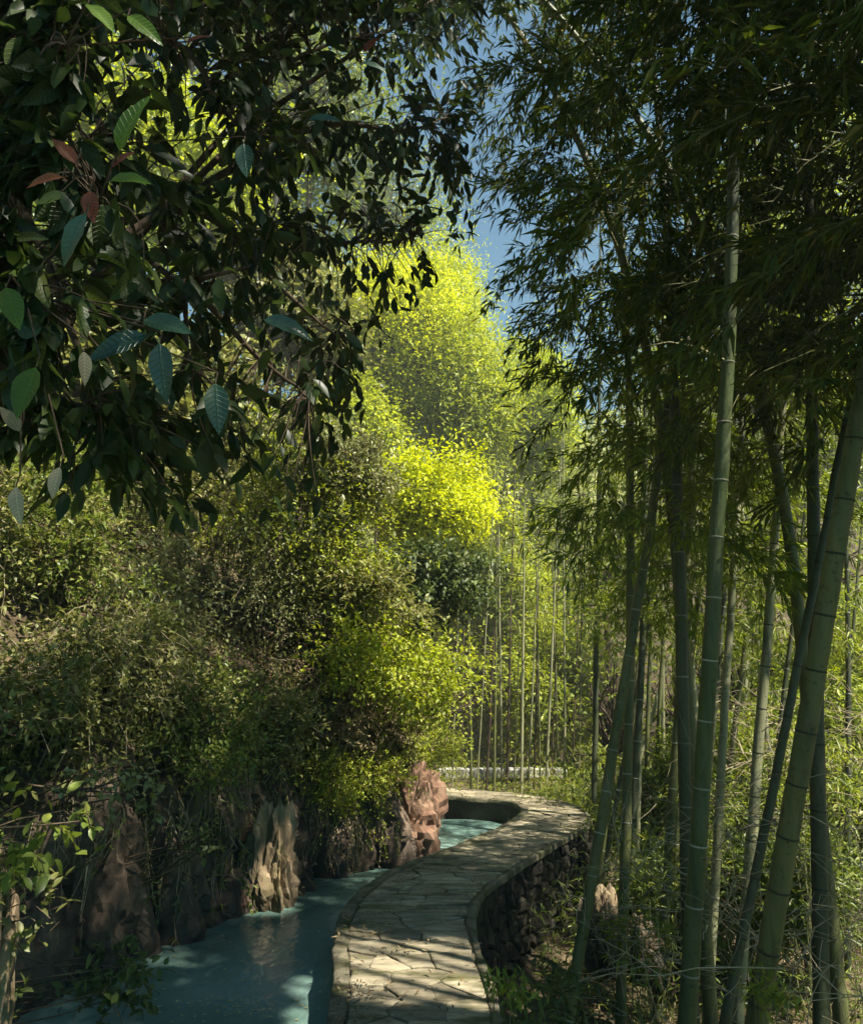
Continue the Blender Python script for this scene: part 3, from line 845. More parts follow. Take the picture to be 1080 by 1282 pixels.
def shrub(px, py, size, mat, label, n=2600, L=0.05, W=0.024, stems='twig', name='shrub', lift=0.35, cat='shrub', group=None, nclump=22, dep=None, round_leaf=False, prune=None, drop=0.5, flat=.75, extra_twigs=60, shell=0.35, up=0.35):
    """size in metres (rx, ry, rz); stands on the slope that is seen at (px, py)"""
    if dep is None:
        h_, n_ = hit(px, py)
        if h_ is None: h_, n_ = at_depth(px, py, 9.0), np.array([0, 0, 1.0])
        c = h_ + unit(n_ + np.array([0, 0, .3])) * size[2] * lift
    else:
        c = at_depth(px, py, dep)
    base = np.array(HB.find_nearest(Vector(c - np.array([0, 0, size[2] * .5])))[0])
    if dep is not None and np.linalg.norm(base - c) > 1.0: base = base * .5 + c * .5
    r = root(name, base, label, cat, group)
    var = rng.uniform(.75, 1.45); L, W, n = L * var, W * var, int(n / var ** 1.3)
    lf, C = clump_foliage(c, size, int(n * .35), L, W, nclump=nclump, prune=prune, round_leaf=round_leaf, flat=flat, shell=shell, up=up)
    per = 14; m = max(6, int(n * .75 / per))
    ci = rng.integers(0, len(C), m)
    S_ = C[ci] + rng.normal(size=(m, 3)) * np.array(size) * .12
    D_ = unit((S_ - c) / np.array(size) * .8 + rand_dirs(m) * .7 + np.array([0, 0, rng.uniform(-.1, .5)]))
    lf2, tw2 = sprigs(S_, D_, rng.uniform(.25, .75, m) * np.mean(size), per, L, W, rng.uniform(.1, .5), round_leaf, prune)
    build('foliage', [lf, lf2], M[mat], r, kind='stuff')
    Bs = np.array([np.array(HB.find_nearest(Vector(base * .45 + q * .55 - np.array([0, 0, .35 * size[2]])))[0]) for q in C]) if dep is None else base + rng.normal(0, .12, C.shape) * np.array([1, 1, .6])
    ch = [tw2] + [limbs_to(bq, q[None], 0.009, 0.0025, 0.18) for bq, q in zip(Bs, C)]
    if extra_twigs:
        k = rng.integers(0, len(C), extra_twigs)
        a = C[k] + rng.normal(size=(extra_twigs, 3)) * np.array(size) * 0.15
        e = a + unit(rand_dirs(extra_twigs) + np.array([0, 0, .3])) * rng.uniform(.15, .45, (extra_twigs, 1)) * np.mean(size)
        ch.append(sticks(a, e, 0.0035, 0.0015))
    build('branches', ch, M[stems], r, kind='stuff')
    return r
def tree(name, c, size, ground, mat, label, n, L, W, trunk_r=0.14, bark='bark', nclump=40, group=None, lean=(0, 0), prune=None, shell=.45, spread=.26, flat=.6, vis_trunk=True):
    c = np.asarray(c, float)
    base = np.array([c[0] + lean[0], c[1] + lean[1], ground])
    r = root(name, base, label, 'tree', group)
    lf, C = clump_foliage(c, size, n, L, W, nclump=nclump, shell=shell, spread=spread, flat=flat, prune=prune)
    m = n // 80
    S_ = C[rng.integers(0, len(C), m)] + rng.normal(size=(m, 3)) * np.array(size) * .13
    D_ = unit((S_ - c) / np.array(size) * .7 + rand_dirs(m) * .6 + np.array([0, 0, .25]))
    lf2, tw2 = sprigs(S_, D_, rng.uniform(.25, .5, m) * np.mean(size) * (.8 if np.mean(size) > 1.5 else 1), 16, L, W, .3, prune=prune)
    build('crown', [lf, lf2], M[mat], r, kind='stuff')
    fork = c - np.array([0, 0, size[2] * 0.55])
    if fork[2] < ground + .5: fork[2] = ground + .5
    t = np.linspace(0, 1, 8)[:, None]
    P = base + (fork - base) * t + np.sin(t * 3.1) * rng.normal(size=3) * 0.25 * np.array([1, 1, 0])
    build('trunk', [tube(P, np.linspace(trunk_r, trunk_r * .6, 8), 8)], M[bark], r)
    build('limbs', [limbs_to(P[-1], C, trunk_r * .45, trunk_r * .12, 0.12), tw2], M[bark], r, kind='stuff')
    return r

# ------------------------------------------------------------------ trees and groves beyond the path
def crown_at(px, py, dep): return at_depth(px, py, dep)
def T(name, px, py, dep, wpx, hpx, mat, label, n, L, W, thick=None, **kw):
    n = int(n * 1.15); L *= 1.08; W *= 1.75; kw.setdefault('prune', lambda P: sun_keep(P, .04)); kw.setdefault('spread', .3); kw.setdefault('shell', .3)
    kw['nclump'] = int(kw.get('nclump', 40) * 1.5)
    c = crown_at(px, py, dep)
    sc = dep / FPX
    sx, sz = wpx / 2 * sc, hpx / 2 * sc
    return tree(name, c, (sx, thick or sx, sz), ground_at(c[0], c[1]), mat, label, n, L, W, **kw)
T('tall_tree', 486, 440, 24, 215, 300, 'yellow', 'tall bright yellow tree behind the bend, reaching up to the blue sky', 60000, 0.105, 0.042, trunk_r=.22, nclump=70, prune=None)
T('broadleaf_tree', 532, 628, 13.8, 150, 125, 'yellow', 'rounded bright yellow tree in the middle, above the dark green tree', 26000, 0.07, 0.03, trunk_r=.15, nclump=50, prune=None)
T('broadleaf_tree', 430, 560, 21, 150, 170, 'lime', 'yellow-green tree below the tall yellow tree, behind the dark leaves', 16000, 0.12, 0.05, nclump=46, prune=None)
T('broadleaf_tree', 520, 730, 11.2, 170, 125, 'dkgreen', 'dark glossy green tree over the bend in the water', 8000, 0.085, 0.03, nclump=34, trunk_r=.07)
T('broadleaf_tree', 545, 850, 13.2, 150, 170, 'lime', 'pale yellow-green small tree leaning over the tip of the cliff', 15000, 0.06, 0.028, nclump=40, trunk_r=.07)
T('broadleaf_tree', 625, 640, 34, 140, 220, 'far', 'pale hazy tree far behind the yellow trees', 14000, 0.22, 0.09, nclump=40)
T('broadleaf_tree', 690, 640, 38, 130, 260, 'far', 'pale grey-green tree at the far end of the gap beside the bamboo', 14000, 0.24, 0.10, nclump=40)
for px, py, dep, w, h, m_, lab in (
    (588, 510, 22.5, 150, 260, 'lime', 'feathery yellow-green bamboo clump right of the tall yellow tree'),
    (550, 400, 31, 150, 260, 'grove', 'feathery green bamboo clump between the tall yellow tree and the sky'),
    (665, 520, 26, 120, 200, 'grove', 'feathery green bamboo clump below the blue sky gap'),
    (640, 690, 22, 130, 170, 'lime', 'soft light-green clump behind the far thin stems'),
    (620, 820, 24, 170, 190, 'lime', 'thin yellowish tree behind the row of far thin stems')):
    T('bamboo_clump' if 'clump' in lab else 'broadleaf_tree', px, py, dep, w, h, m_, lab, 17000, 0.17, 0.035, nclump=50, trunk_r=.06, bark='culm_pale', flat=1.0)
# on the slope at upper left, seen through the dark leaves
for px, py, dep, w, h, m_, lab in (
    (40, 60, 13, 280, 230, 'lime', 'yellow-green tree behind the dark leaves in the top left corner'),
    (230, 230, 15, 300, 260, 'lime', 'large lime-green tree seen through the dark leaves at upper left'),
    (390, 120, 19, 260, 260, 'midgreen', 'mid-green tree behind the top of the dark branches'),
    (90, 360, 12, 240, 220, 'midgreen', 'mid-green tree on the slope behind the red leaves'),
    (350, 400, 16, 200, 200, 'olive', 'olive tree on the slope left of the tall yellow tree'),
    (330, 290, 21, 260, 240, 'bleaf_lit', 'yellow-green tree behind the middle of the dark branches'),
    (470, 240, 30, 200, 260, 'midgreen', 'tall mid-green tree behind the crown of the tall yellow tree'),
    (130, 180, 18, 280, 260, 'midgreen', 'green tree high on the slope behind the red leaves'),
    (290, 20, 24, 320, 240, 'olive', 'olive tree high on the slope at the top behind the dark leaves'),
    (110, 500, 9.5, 240, 180, 'olive', 'dull olive small tree low on the slope by the left edge'),
    (290, 575, 12.5, 180, 140, 'lime', 'lime small tree on the slope above the grey-green shrub'),
    (210, 500, 11.5, 220, 180, 'olive', 'olive tree on the slope behind the leaves with painted teal sheen')):
    T('hillside_tree', px, py, dep, w, h, m_, lab, 8000, 0.13, 0.055, nclump=44, trunk_r=.1)
# across the gully on the right
for px, py, dep, w, h, m_, lab in (
    (960, 470, 17, 240, 220, 'lime', 'yellowish tree behind the top of the thick bamboo'),
    (850, 640, 15, 220, 240, 'bleaf_lit', 'sunlit green tree between the thin dark culm and the thick bamboo'),
    (990, 680, 13, 260, 240, 'bleaf_lit', 'sunlit green tree behind the leaning bamboo'),
    (1040, 560, 21, 220, 260, 'midgreen', 'mid-green tree at the edge behind the leaning bamboo top'),
    (765, 880, 15, 150, 210, 'bleaf_lit', 'sunlit leafy thicket behind the slim culms near the bend'),
    (855, 860, 16, 170, 230, 'bleaf_lit', 'sunlit leafy thicket directly behind the thick green bamboo'),
    (700, 850, 21, 140, 200, 'lime', 'pale leafy thicket behind the low wall, right of the pale far stem'),
    (910, 970, 11, 170, 150, 'bleaf_lit', 'low leafy thicket behind the gap between the two thick bamboos'),
    (990, 950, 11.5, 170, 170, 'bleaf_lit', 'low sunlit thicket behind the leaning thick bamboo'),
    (1065, 1010, 9, 150, 150, 'olive', 'olive thicket low at the right edge'),
    (820, 1010, 11.5, 140, 110, 'midgreen', 'low green thicket behind the slim culms, left of the thick green bamboo'),
    (655, 770, 27, 150, 220, 'lime', 'pale yellow-green tree behind the pale far stem'),
    (755, 710, 17, 150, 170, 'midgreen', 'green tree behind the thin dark culm at the bend'),
    (985, 1110, 7.6, 150, 120, 'midgreen', 'green leafy bush low behind the leaning thick bamboo'),
    (860, 1120, 8.4, 150, 110, 'midgreen', 'green leafy bush low behind the thick green bamboo'),
    (930, 840, 14, 220, 170, 'bleaf_lit', 'leafy light-green tree low between the two big bamboos'),
    (1055, 860, 12, 180, 220, 'lime', 'bright yellow-green bush behind the straight bamboo at the edge'),
    (860, 400, 22, 280, 240, 'grove', 'light green tree high behind the bamboo canopy'),
    (1030, 340, 23, 240, 260, 'grove', 'light green tree behind the canopy in the upper corner'),
    (1000, 200, 26, 260, 260, 'grove', 'light green tree behind the canopy near the top corner')):
    T('valley_thicket' if ('thicket' in lab or 'bush' in lab) else 'valley_tree', px, py, dep, w, h, m_, lab, 9000 if dep > 10 else 4500, 0.10 if dep < 16 else .15, 0.035 if dep > 12 else .017, nclump=46, trunk_r=.08 if dep > 12 else .02)
# far wooded hill
def far_tree_mesh():
    lf, C = clump_foliage((0, 0, 4.2), (2.4, 2.4, 3.0), 5000, 0.42, 0.2, nclump=34)
    cr = mesh_from('crown', [lf], M['far'])
    tr = mesh_from('trunk', [tube(np.array([[0, 0, -.4], [.05, 0, 1.2], [0, .08, 2.6], [0.05, 0, 4]]), [.2, .17, .13, .06], 7)], M['bark'])
    return cr, tr
fc, ft = far_tree_mesh()
for k in range(34):
    x = rng.uniform(-26, 34); y = rng.uniform(42, 74)
    r = root('distant_tree', (x, y, ground_at(x, y)), 'pale green round tree on the far wooded hill', 'tree', 'trees on the far hill')
    r.rotation_euler = (0, 0, rng.uniform(0, 6)); r.scale = (rng.uniform(.8, 1.4),) * 3
    link('crown', fc, r); link('trunk', ft, r)

# low pale wall beyond the bend
wallz = ground_at(1.5, 19)
lw = root('low_wall', (1.6, 19.0, wallz), 'low pale stone wall beyond the end of the path', 'wall')
sx = -.3
while sx < 3.0:
    w = random.uniform(.3, .55); hh = .22
    me = bpy.data.meshes.new('stone')
    bm = bmesh.new(); bmesh.ops.create_cube(bm, size=1.0)
    for v in bm.verts:
        v.co = Vector((v.co.x * w * .97 + random.uniform(-.02, .02), v.co.y * .3 * random.uniform(.9, 1.1), v.co.z * hh * random.uniform(.85, 1.1)))
    bmesh.ops.bevel(bm, geom=list(bm.edges), offset=.025, segments=1, affect='EDGES')
    bm.to_mesh(me); bm.free(); me.materials.append(M['palewall'])
    link('stone', me, lw, (sx + w / 2 - 1.6, random.uniform(-.02, .02), 0.16))
    sx += w
# ------------------------------------------------------------------ bushes on the cliff and slope
near_prune = lambda P: sun_keep(P)
SH = [
 (425, 610, (.65, .6, .45), 'greygreen', 'grey-green drooping shrub just under the dark overhanging leaves', 4200, .075, .03),
 (375, 690, (.75, .7, .6), 'lime', 'bright yellow-green bush in the sun below the dark leaves', 4500, .05, .026),
 (290, 680, (.8, .7, .6), 'olive', 'twiggy olive shrub left of the bright yellow-green bush', 3800, .05, .022),
 (160, 650, (.7, .6, .55), 'midgreen', 'shaded green shrub under the dark leaves at the left', 3400, .05, .022),
 (70, 740, (.6, .55, .5), 'midgreen', 'green twiggy shrub near the left edge', 2600, .05, .02),
 (190, 790, (.65, .6, .5), 'greygreen', 'grey-green twiggy shrub right of the green twiggy shrub', 3600, .045, .02),
 (330, 780, (.75, .7, .55), 'greygreen', 'pale grey-green shrub with small leaves above the cliff', 4600, .045, .022),
 (450, 770, (.5, .5, .4), 'olive', 'dusky olive shrub beside the dark green tree', 4200, .05, .022),
 (250, 885, (.62, .55, .42), 'midgreen', 'green shrub with sunlit tips hanging over the cliff edge', 4200, .045, .022),
 (120, 850, (.5, .5, .45), 'olive', 'dark olive shrub above the dark near rock', 2600, .045, .022),
 (395, 830, (.6, .6, .4), 'drybrown', 'brown half-bare shrub around the orange-brown rock', 2600, .04, .016),
 (480, 850, (.7, .7, .5), 'lime', 'yellow-green shrub above the red boulder', 5200, .045, .022),
 (460, 910, (.6, .5, .42), 'drytan', 'tan dry shrub hanging above the narrow water', 3600, .04, .015),
 (440, 985, (.5, .4, .30), 'lime', 'sunlit yellow-green cushion of leaves on the cliff by the red rocks', 3800, .035, .018),
 (350, 930, (.45, .4, .4), 'olive', 'dull olive bush on the cliff above the sunlit tan boulder', 2600, .04, .018),
 (45, 900, (.45, .4, .45), 'olive', 'grey-lit leafy shrub hanging at the left edge over dark rock', 1700, .05, .026),
 (15, 620, (.7, .6, .6), 'midgreen', 'shaded green shrub high at the left edge under the big leaves', 3400, .055, .026),
 (5, 700, (.6, .55, .5), 'olive', 'dull olive shrub cut by the left edge below the big leaves', 3000, .05, .024),
 (520, 930, (.45, .4, .35), 'lime', 'small pale-green shrub on top of the red boulder', 2600, .04, .02),
]
for px, py, sz, m_, lab, n, L, W in SH:
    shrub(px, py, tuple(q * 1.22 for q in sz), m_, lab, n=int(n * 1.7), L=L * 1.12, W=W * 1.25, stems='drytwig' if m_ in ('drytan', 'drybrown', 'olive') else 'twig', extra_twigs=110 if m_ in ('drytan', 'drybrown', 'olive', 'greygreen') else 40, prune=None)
# broader leaved plants at the lower left, near
shrub(45, 1040, (.30, .28, .30), 'midgreen', 'broad-leaved green plant at the left edge with one bright sunlit leaf sprig', n=200, L=.075, W=.04, nclump=10, dep=3.6, round_leaf=True, name='leafy_plant', cat='plant', extra_twigs=14, drop=.8)
shrub(110, 1225, (.34, .3, .22), 'dkgreen', 'dark green sprawling plant at the water edge, lower left', n=420, L=.055, W=.028, nclump=14, dep=4.4, round_leaf=True, name='leafy_plant', cat='plant', extra_twigs=24)
shrub(150, 985, (.32, .3, .22), 'greygreen', 'sparse plant with pale oval leaves on long twigs over dark rock', n=240, L=.045, W=.028, nclump=14, dep=4.9, round_leaf=True, name='leafy_plant', cat='plant', extra_twigs=26)
shrub(255, 1050, (.16, .16, .34), 'greygreen', 'small trailing plant with grey oval leaves halfway down the dark cliff', n=150, L=.04, W=.024, nclump=10, dep=6.3, round_leaf=True, name='leafy_plant', cat='plant', extra_twigs=10)
shrub(30, 1150, (.22, .2, .3), 'olive', 'olive weed climbing the narrow tan rock at the left edge', n=160, L=.05, W=.024, nclump=9, dep=3.8, round_leaf=True, name='leafy_plant', cat='plant', extra_twigs=14)
# hanging vines
def vine(px, py, label, n=16, length=(.4, .9), mat='drytan', spread=.35, leafn=14, L=.035, W=.014):
    h_, n_ = hit(px, py)
    top = h_ + n_ * 0.05
    r = root('hanging_vine', top, label, 'vine', 'vines hanging down the cliff')
    lines, rads, LP_, LD = [], [], [], []
    for k in range(n):
        s0 = top + np.array([rng.normal(0, spread), rng.normal(0, spread * .5), rng.normal(0, .12)])
        q = HB.find_nearest(Vector(s0)); s0 = np.array(q[0]) + np.array(q[1]) * .05
        ln = rng.uniform(*length); m = 7
        t = np.linspace(0, 1, m)
        P = s0 + np.c_[np.cumsum(rng.normal(0, .018, m)), np.cumsum(rng.normal(0, .012, m)), -t * ln]
        for i_ in range(m):
            q_ = HB.find_nearest(Vector(P[i_]))
            P[i_] = np.array(q_[0]) + np.array(q_[1]) * (.03 + .03 * math.sin(k + i_))
        P[:, 2] = np.maximum(P[:, 2], WZ + .02)
        lines.append(P); rads.append(np.linspace(.005, .0018, m))
        u = rng.random(leafn); i0 = np.minimum((u * (m - 1)).astype(int), m - 2); f = (u * (m - 1) - i0)[:, None]
        LP_.append(P[i0] * (1 - f) + P[i0 + 1] * f); LD.append(unit(rand_dirs(leafn) * .8 + np.array([0.2, -.3, -.6])))
    build('stem', [polyline_sticks(lines, rads)], M['drytwig'], r, kind='stuff')
    LP_ = np.concatenate(LP_); LD = np.concatenate(LD); k = len(LP_)
    build('foliage', [leaves(LP_, LD, rand_dirs(k), L * rng.uniform(.6, 1.4, k), W * rng.uniform(.7, 1.3, k))], M[mat], r, kind='stuff')
vine(395, 985, 'tan dry vines hanging beside the sunlit cushion of leaves', 30, (.4, .85), spread=.3)
vine(330, 1010, 'tan trailing stems over the sunlit tan boulder', 22, (.5, 1.0), spread=.25)
vine(430, 1030, 'pale vine tangle over the brown rock by the narrow water', 26, (.3, .6), spread=.22)
vine(180, 1020, 'dark hanging strands down the shaded near cliff', 26, (.4, .9), 'drybrown', .4)
vine(80, 1010, 'brown hanging strands beside the left edge plants', 18, (.4, .8), 'drybrown', .3)
vine(500, 985, 'short reddish strands draped on the red boulder', 14, (.25, .5), 'drybrown', .18)
vine(270, 960, 'leafy green strands below the shrub at the cliff edge', 20, (.4, .8), 'olive', .35)

vine(220, 1000, 'olive leafy strands trailing over the shaded middle of the cliff', 26, (.4, .9), 'olive', .35, L=.05, W=.024)
vine(130, 1060, 'green leafy strands low on the near cliff', 22, (.3, .6), 'midgreen', .35, L=.05, W=.024)
vine(300, 1060, 'sparse green strands on the rock left of the sunlit tan boulder', 16, (.3, .6), 'midgreen', .2, L=.045, W=.022)
vine(460, 1020, 'yellowish leafy strands between the brown rock and the red rocks', 20, (.2, .5), 'lime', .2, L=.04, W=.02)
# undergrowth over the slope: nobody could count it
def scatter_on(rows, n, keep):
    v = rng.integers(0, rows.shape[0] - 1, n); a = rng.integers(0, rows.shape[1] - 1, n)
    f, g = rng.random((n, 1)), rng.random((n, 1))
    P = (rows[v, a] * (1 - f) + rows[v + 1, a] * f) * (1 - g) + (rows[v, a + 1] * (1 - f) + rows[v + 1, a + 1] * f) * g
    k = keep(P)
    return P[k]
P = scatter_on(HV[NV1 - 14:NV1 + 30], 62000, lambda P: (P[:, 1] > 2.5) & (P[:, 1] < 20) & (P[:, 2] > .2))
P = P + rand_dirs(len(P)) * rng.uniform(0, .34, (len(P), 1)) + np.array([.06, -.06, .06])
half = rng.random(len(P)) < .9
ug = build('undergrowth', [leaves(P[half], rand_dirs(half.sum()) + np.array([.3, -.2, -.2]), rand_dirs(half.sum()) + np.array([.4, -.2, .8]), .062 * rng.uniform(.6, 1.5, half.sum()), .028)], M['olive'], kind='stuff')
tag(ug, 'low olive leaves covering the slope above the cliff', 'undergrowth', kind='stuff')
hf = ~half
ug = build('undergrowth', [leaves(P[hf], rand_dirs(hf.sum()) + np.array([.3, -.2, -.3]), rand_dirs(hf.sum()) + np.array([.4, -.2, .8]), .045 * rng.uniform(.6, 1.5, hf.sum()), .016)], M['drybrown'], kind='stuff')
tag(ug, 'dry brown leaf litter lying on the slope above the cliff', 'leaf litter', kind='stuff')
# farther ground behind the bend, leafy cover to the hill
def ground_cover(name, n, xr, yr, mat, label, cat, L, W, lift, tilt=.8):
    x = rng.uniform(*xr, n); y = rng.uniform(*yr, n)
    z = ground_z(x, y)
    P = np.c_[x, y, z + .02 + rng.random(n) * lift]
    inside = (y < 13.4) & (x < np.interp(y, PR[:, 1], PR[:, 0]) + .12)
    P = P[~inside]
    k = len(P)
    o = build(name, [leaves(P, rand_dirs(k) * np.array([1, 1, tilt]), rand_dirs(k) * .5 + np.array([0, 0, 1.0]), L * rng.uniform(.6, 1.5, k), W * rng.uniform(.7, 1.3, k))], M[mat], kind='stuff')
    tag(o, label, cat, kind='stuff')
ground_cover('leaf_litter', 22000, (.3, 7.5), (2.5, 13), 'litter', 'fallen bamboo leaves covering the ground under the bamboo', 'leaf litter', .09, .018, .05, .3)
ground_cover('undergrowth', 30000, (.9, 8), (5.0, 14), 'midgreen', 'low green bamboo leaves growing on the ground under the culms', 'undergrowth', .09, .016, .55)
ground_cover('undergrowth', 12000, (-3, 9), (13.2, 22), 'lime', 'pale sunlit weeds on the flat ground beyond the path', 'undergrowth', .08, .02, .35)
ground_cover('undergrowth', 14000, (5, 14), (4, 16), 'drytan', 'dry tan grass and stalks on the bank at the right', 'dry grass', .12, .014, .5, 1.6)

# ------------------------------------------------------------------ bamboo
XLY = [-400, 0, 100, 200, 300, 380, 430, 520, 600, 680, 740, 800, 860, 950, 1300]
XLX = [420, 480, 510, 530, 550, 580, 655, 665, 662, 685, 705, 712, 742, 750, 760]
def bamboo_prune(P):
    px, py, f = project(P)
    lim = np.interp(py, XLY, XLX)
    soft = lim + rng.normal(0, 22, len(P))
    k = (px > soft) & (f > 1.3)
    # a thin scatter of leaves in front of the sky
    gap = (px > 555) & (px < 700) & (py < 420) & (py > -50)
    k &= ~(gap & (rng.random(len(P)) < .42 * np.clip((700 - px) / 110, 0, 1)))
    k |= (py < -60) & (px > 380)
    k &= sun_keep(P)
    return k
def culm_line(px0, py0, px1, py1, d0, d1, length, bend=(0.0, 0.0)):
    a = at_depth(px0, py0, d0); b = at_depth(px1, py1, d1)
    u = unit(b - a)
    # down to the ground
    p = a.copy()
    for _ in range(400):
        if p[2] <= ground_at(p[0], p[1]) - 0.05: break
        p = p - u * 0.03
    base = p
    t = np.linspace(0, 1, 48)
    hidden = np.linalg.norm(b - base) / length
    over = np.clip(t - hidden * .85, 0, 1)
    P = base + u * (t * length)[:, None] + np.c_[bend[0] * over ** 2, bend[1] * over ** 2, -0.55 * abs(bend[0]) * over ** 3] * length
    return P
def seg_at(P, s):
    A = np.concatenate([[0], np.cumsum(np.linalg.norm(np.diff(P, axis=0), axis=1))])
    return np.stack([np.interp(s, A, P[:, k]) for k in range(3)], -1), A[-1]
def ring_mesh(name, mat):
    prof = [(-.6, .99), (-.3, 1.03), (-.1, 1.07), (.05, 1.04), (.2, 1.065), (.5, .99)]
    a = np.linspace(0, 2 * math.pi, 14, endpoint=False)
    V = np.concatenate([np.c_[np.cos(a) * r, np.sin(a) * r, np.full(14, z)] for z, r in prof])
    i = np.arange(len(prof) - 1)[:, None]; j = np.arange(14)[None]
    F = np.stack([i * 14 + j, i * 14 + (j + 1) % 14, (i + 1) * 14 + (j + 1) % 14, (i + 1) * 14 + j], -1).reshape(-1, 4)
    return mesh_from(name, [(V, F)], mat)
RING = {'w': ring_mesh('node_ring', M['node_white']), 'd': ring_mesh('node_ring', M['node_dark'])}
def bamboo_foliage(P, total, z0, density=1.0, reach=1.2, leafL=.115, leafW=.017, prune=bamboo_prune, fans=(3, 5), step=.34, ztop=None):
    """branches at the nodes, twigs on the branches, fans of leaves on the twigs"""
    lines, rads, tw_a, tw_b = [], [], [], []
    s = 0.4
    az = rng.uniform(0, 6.28)
    while s < total - .15:
        p, _ = seg_at(P, np.array([s])); p = p[0]
        if p[2] > z0 and (ztop is None or p[2] < ztop):
            az += 2.6 + rng.normal(0, .5)
            frac = s / total
            rch = reach * (1.15 - .75 * frac) * rng.uniform(.7, 1.25)
            for q in range(2):
                a = az + q * rng.uniform(.5, 1.0)
                rise = rng.uniform(.25, .75)
                ln = rch * (1.0 if q == 0 else .7)
                t = np.linspace(0, 1, 6)
                B = p + np.c_[np.cos(a) * ln * t, np.sin(a) * ln * t, ln * (rise * t - (.55 + rise * .5) * t ** 2.2)]
                lines.append(B); rads.append(np.linspace(.007, .002, 6))
                m = max(3, int(9 * density * ln))
                u = rng.uniform(.2, 1, m); i0 = np.minimum((u * 5).astype(int), 4); f = (u * 5 - i0)[:, None]
                A = B[i0] * (1 - f) + B[i0 + 1] * f
                dr = unit(np.c_[np.cos(a) + rng.normal(0, .7, m), np.sin(a) + rng.normal(0, .7, m), rng.normal(-.25, .45, m)])
                tw_a.append(A); tw_b.append(A + dr * rng.uniform(.15, .42, (m, 1)) * min(1, reach))
        s += step
    if not tw_a: return None, None
    A = np.concatenate(tw_a); B = np.concatenate(tw_b); T_ = unit(B - A)
    LP_, LD = [], []
    for f0 in (.35, .7, 1.0):
        base = A + (B - A) * f0
        for k in range(fans[1]):
            use = rng.random(len(A)) < (1 if k < fans[0] else .5)
            side = rand_dirs(len(A))
            d = unit(T_ * .9 + side * .75 + np.array([0, 0, -.45]))
            LP_.append((base + side * .01)[use]); LD.append(d[use])
    LP_ = np.concatenate(LP_); LD = np.concatenate(LD)
    k = prune(LP_) if prune is not None else np.ones(len(LP_), bool)
    LP_, LD = LP_[k], LD[k]; n = len(LP_)
    N = unit(rand_dirs(n) * .7 + np.array([0, 0, 1.0]))
    lf = leaves(LP_, LD, N, leafL * rng.uniform(.6, 1.35, n), leafW * rng.uniform(.75, 1.3, n), wide=.33, fold=.2, droop=.16) if n else None
    kt = prune(B) if prune is not None else np.ones(len(B), bool)
    # keep whole branches only when their tip is where leaves may be
    kb = [i for i, L_ in enumerate(lines) if prune is None or prune(L_[-1:])[0] or rng.random() < .1]
    ch = []
    if kb: ch.append(polyline_sticks([lines[i] for i in kb], [rads[i] for i in kb]))
    if kt.any(): ch.append(sticks(A[kt], B[kt], .0022, .001))
    return lf, ch
def bamboo(label, px0, py0, px1, py1, d, dia, mat, length=10.0, ring='w', d1=None, z0=2.4, density=1.0, reach=1.2, leaf='bleaf', bend=(0, 0), internode=.30, group='bamboo culms right of the path', rings=True, fol=True, leafL=.115, leafW=.017, sides=14, prune=bamboo_prune, step=.34, ztop=None):
    if leaf == 'bleaf' and d > 5.1: leaf = 'bleaf_half_lit'; density *= 1.35
    P = culm_line(px0, py0, px1, py1, d, d1 or d, length, bend)
    base = P[0]
    r = root('bamboo', base, label, 'bamboo', group)
    s = np.linspace(0, length * .995, 150 if sides > 8 else 56)
    Pd, tot = seg_at(P, s)
    taper = (dia / 2) * np.clip(1.02 - .75 * (s / length) ** 1.6, .12, 1.1)
    wv = np.cumsum(rng.normal(0, .0016, Pd.shape), axis=0); wv -= np.linspace(0, 1, len(wv))[:, None] * wv[-1]
    Pd = Pd + wv * np.array([1, 1, 0])
    cu = build('culm', [tube(Pd, taper, sides)], M[mat], r)
    # node rings
    if rings:
        q = rng.uniform(.05, internode)
        while q < length * .8:
            c, _ = seg_at(Pd, np.array([q, q + .05]))
            _, py, f = project(c[:1])
            if -40 < py[0] < 1330:
                rr = (dia / 2) * max(.12, 1.02 - .75 * (q / length) ** 1.6)
                dirn = Vector(unit(c[1] - c[0]))
                o = link('node_ring', RING[ring], cu, c[0] - base, dirn.to_track_quat('Z', 'Y').to_euler(), (rr, rr, max(.010, dia * .10)))
            q += internode * rng.uniform(.9, 1.1) * (1 + .25 * q / length)
    if fol:
        lf, ch = bamboo_foliage(P, tot, z0, density, reach, leafL, leafW, prune, step=step, ztop=ztop if ztop else (None if d < 5.1 else 6.2))
        if lf is not None: build('foliage', [lf], M[leaf], r, kind='stuff')
        if ch: build('branches', ch, M['bamboo_twig'], r, kind='stuff')
    return r
bamboo('thick green bamboo culm with white node rings, upright right of the path', 858, 1282, 914, 350, 4.7, .098, 'culm_green', 10.5, 'w', d1=4.3, z0=3.4, density=1.5, reach=1.5, internode=.315, bend=(-.12, .05))
bamboo('thickest olive bamboo culm with dark node rings, leaning to the right', 948, 1282, 1080, 490, 4.2, .108, 'culm_olive', 10, 'd', d1=3.6, z0=3.9, density=1.4, reach=1.5, internode=.255, bend=(.1, .1))
bamboo('thin dark upright culm just left of the thick green bamboo', 868, 1260, 838, 330, 5.8, .094, 'culm_dark', 10.5, 'w', z0=2.7, density=1.5, reach=1.5, internode=.42, bend=(-.1, 0))
bamboo('straight dark culm right of the leaning thick bamboo', 1030, 1282, 1012, 450, 5.2, .098, 'culm_dark', 10.5, 'd', z0=3.0, density=1.3, reach=1.4, internode=.40, bend=(.05, 0))
bamboo('slim pale culm slanting up from the wall foot to the right', 712, 1270, 800, 755, 6.0, .082, 'culm_olive', 10, 'w', z0=2.6, density=1.5, reach=1.4, internode=.3, bend=(-.08, .05))
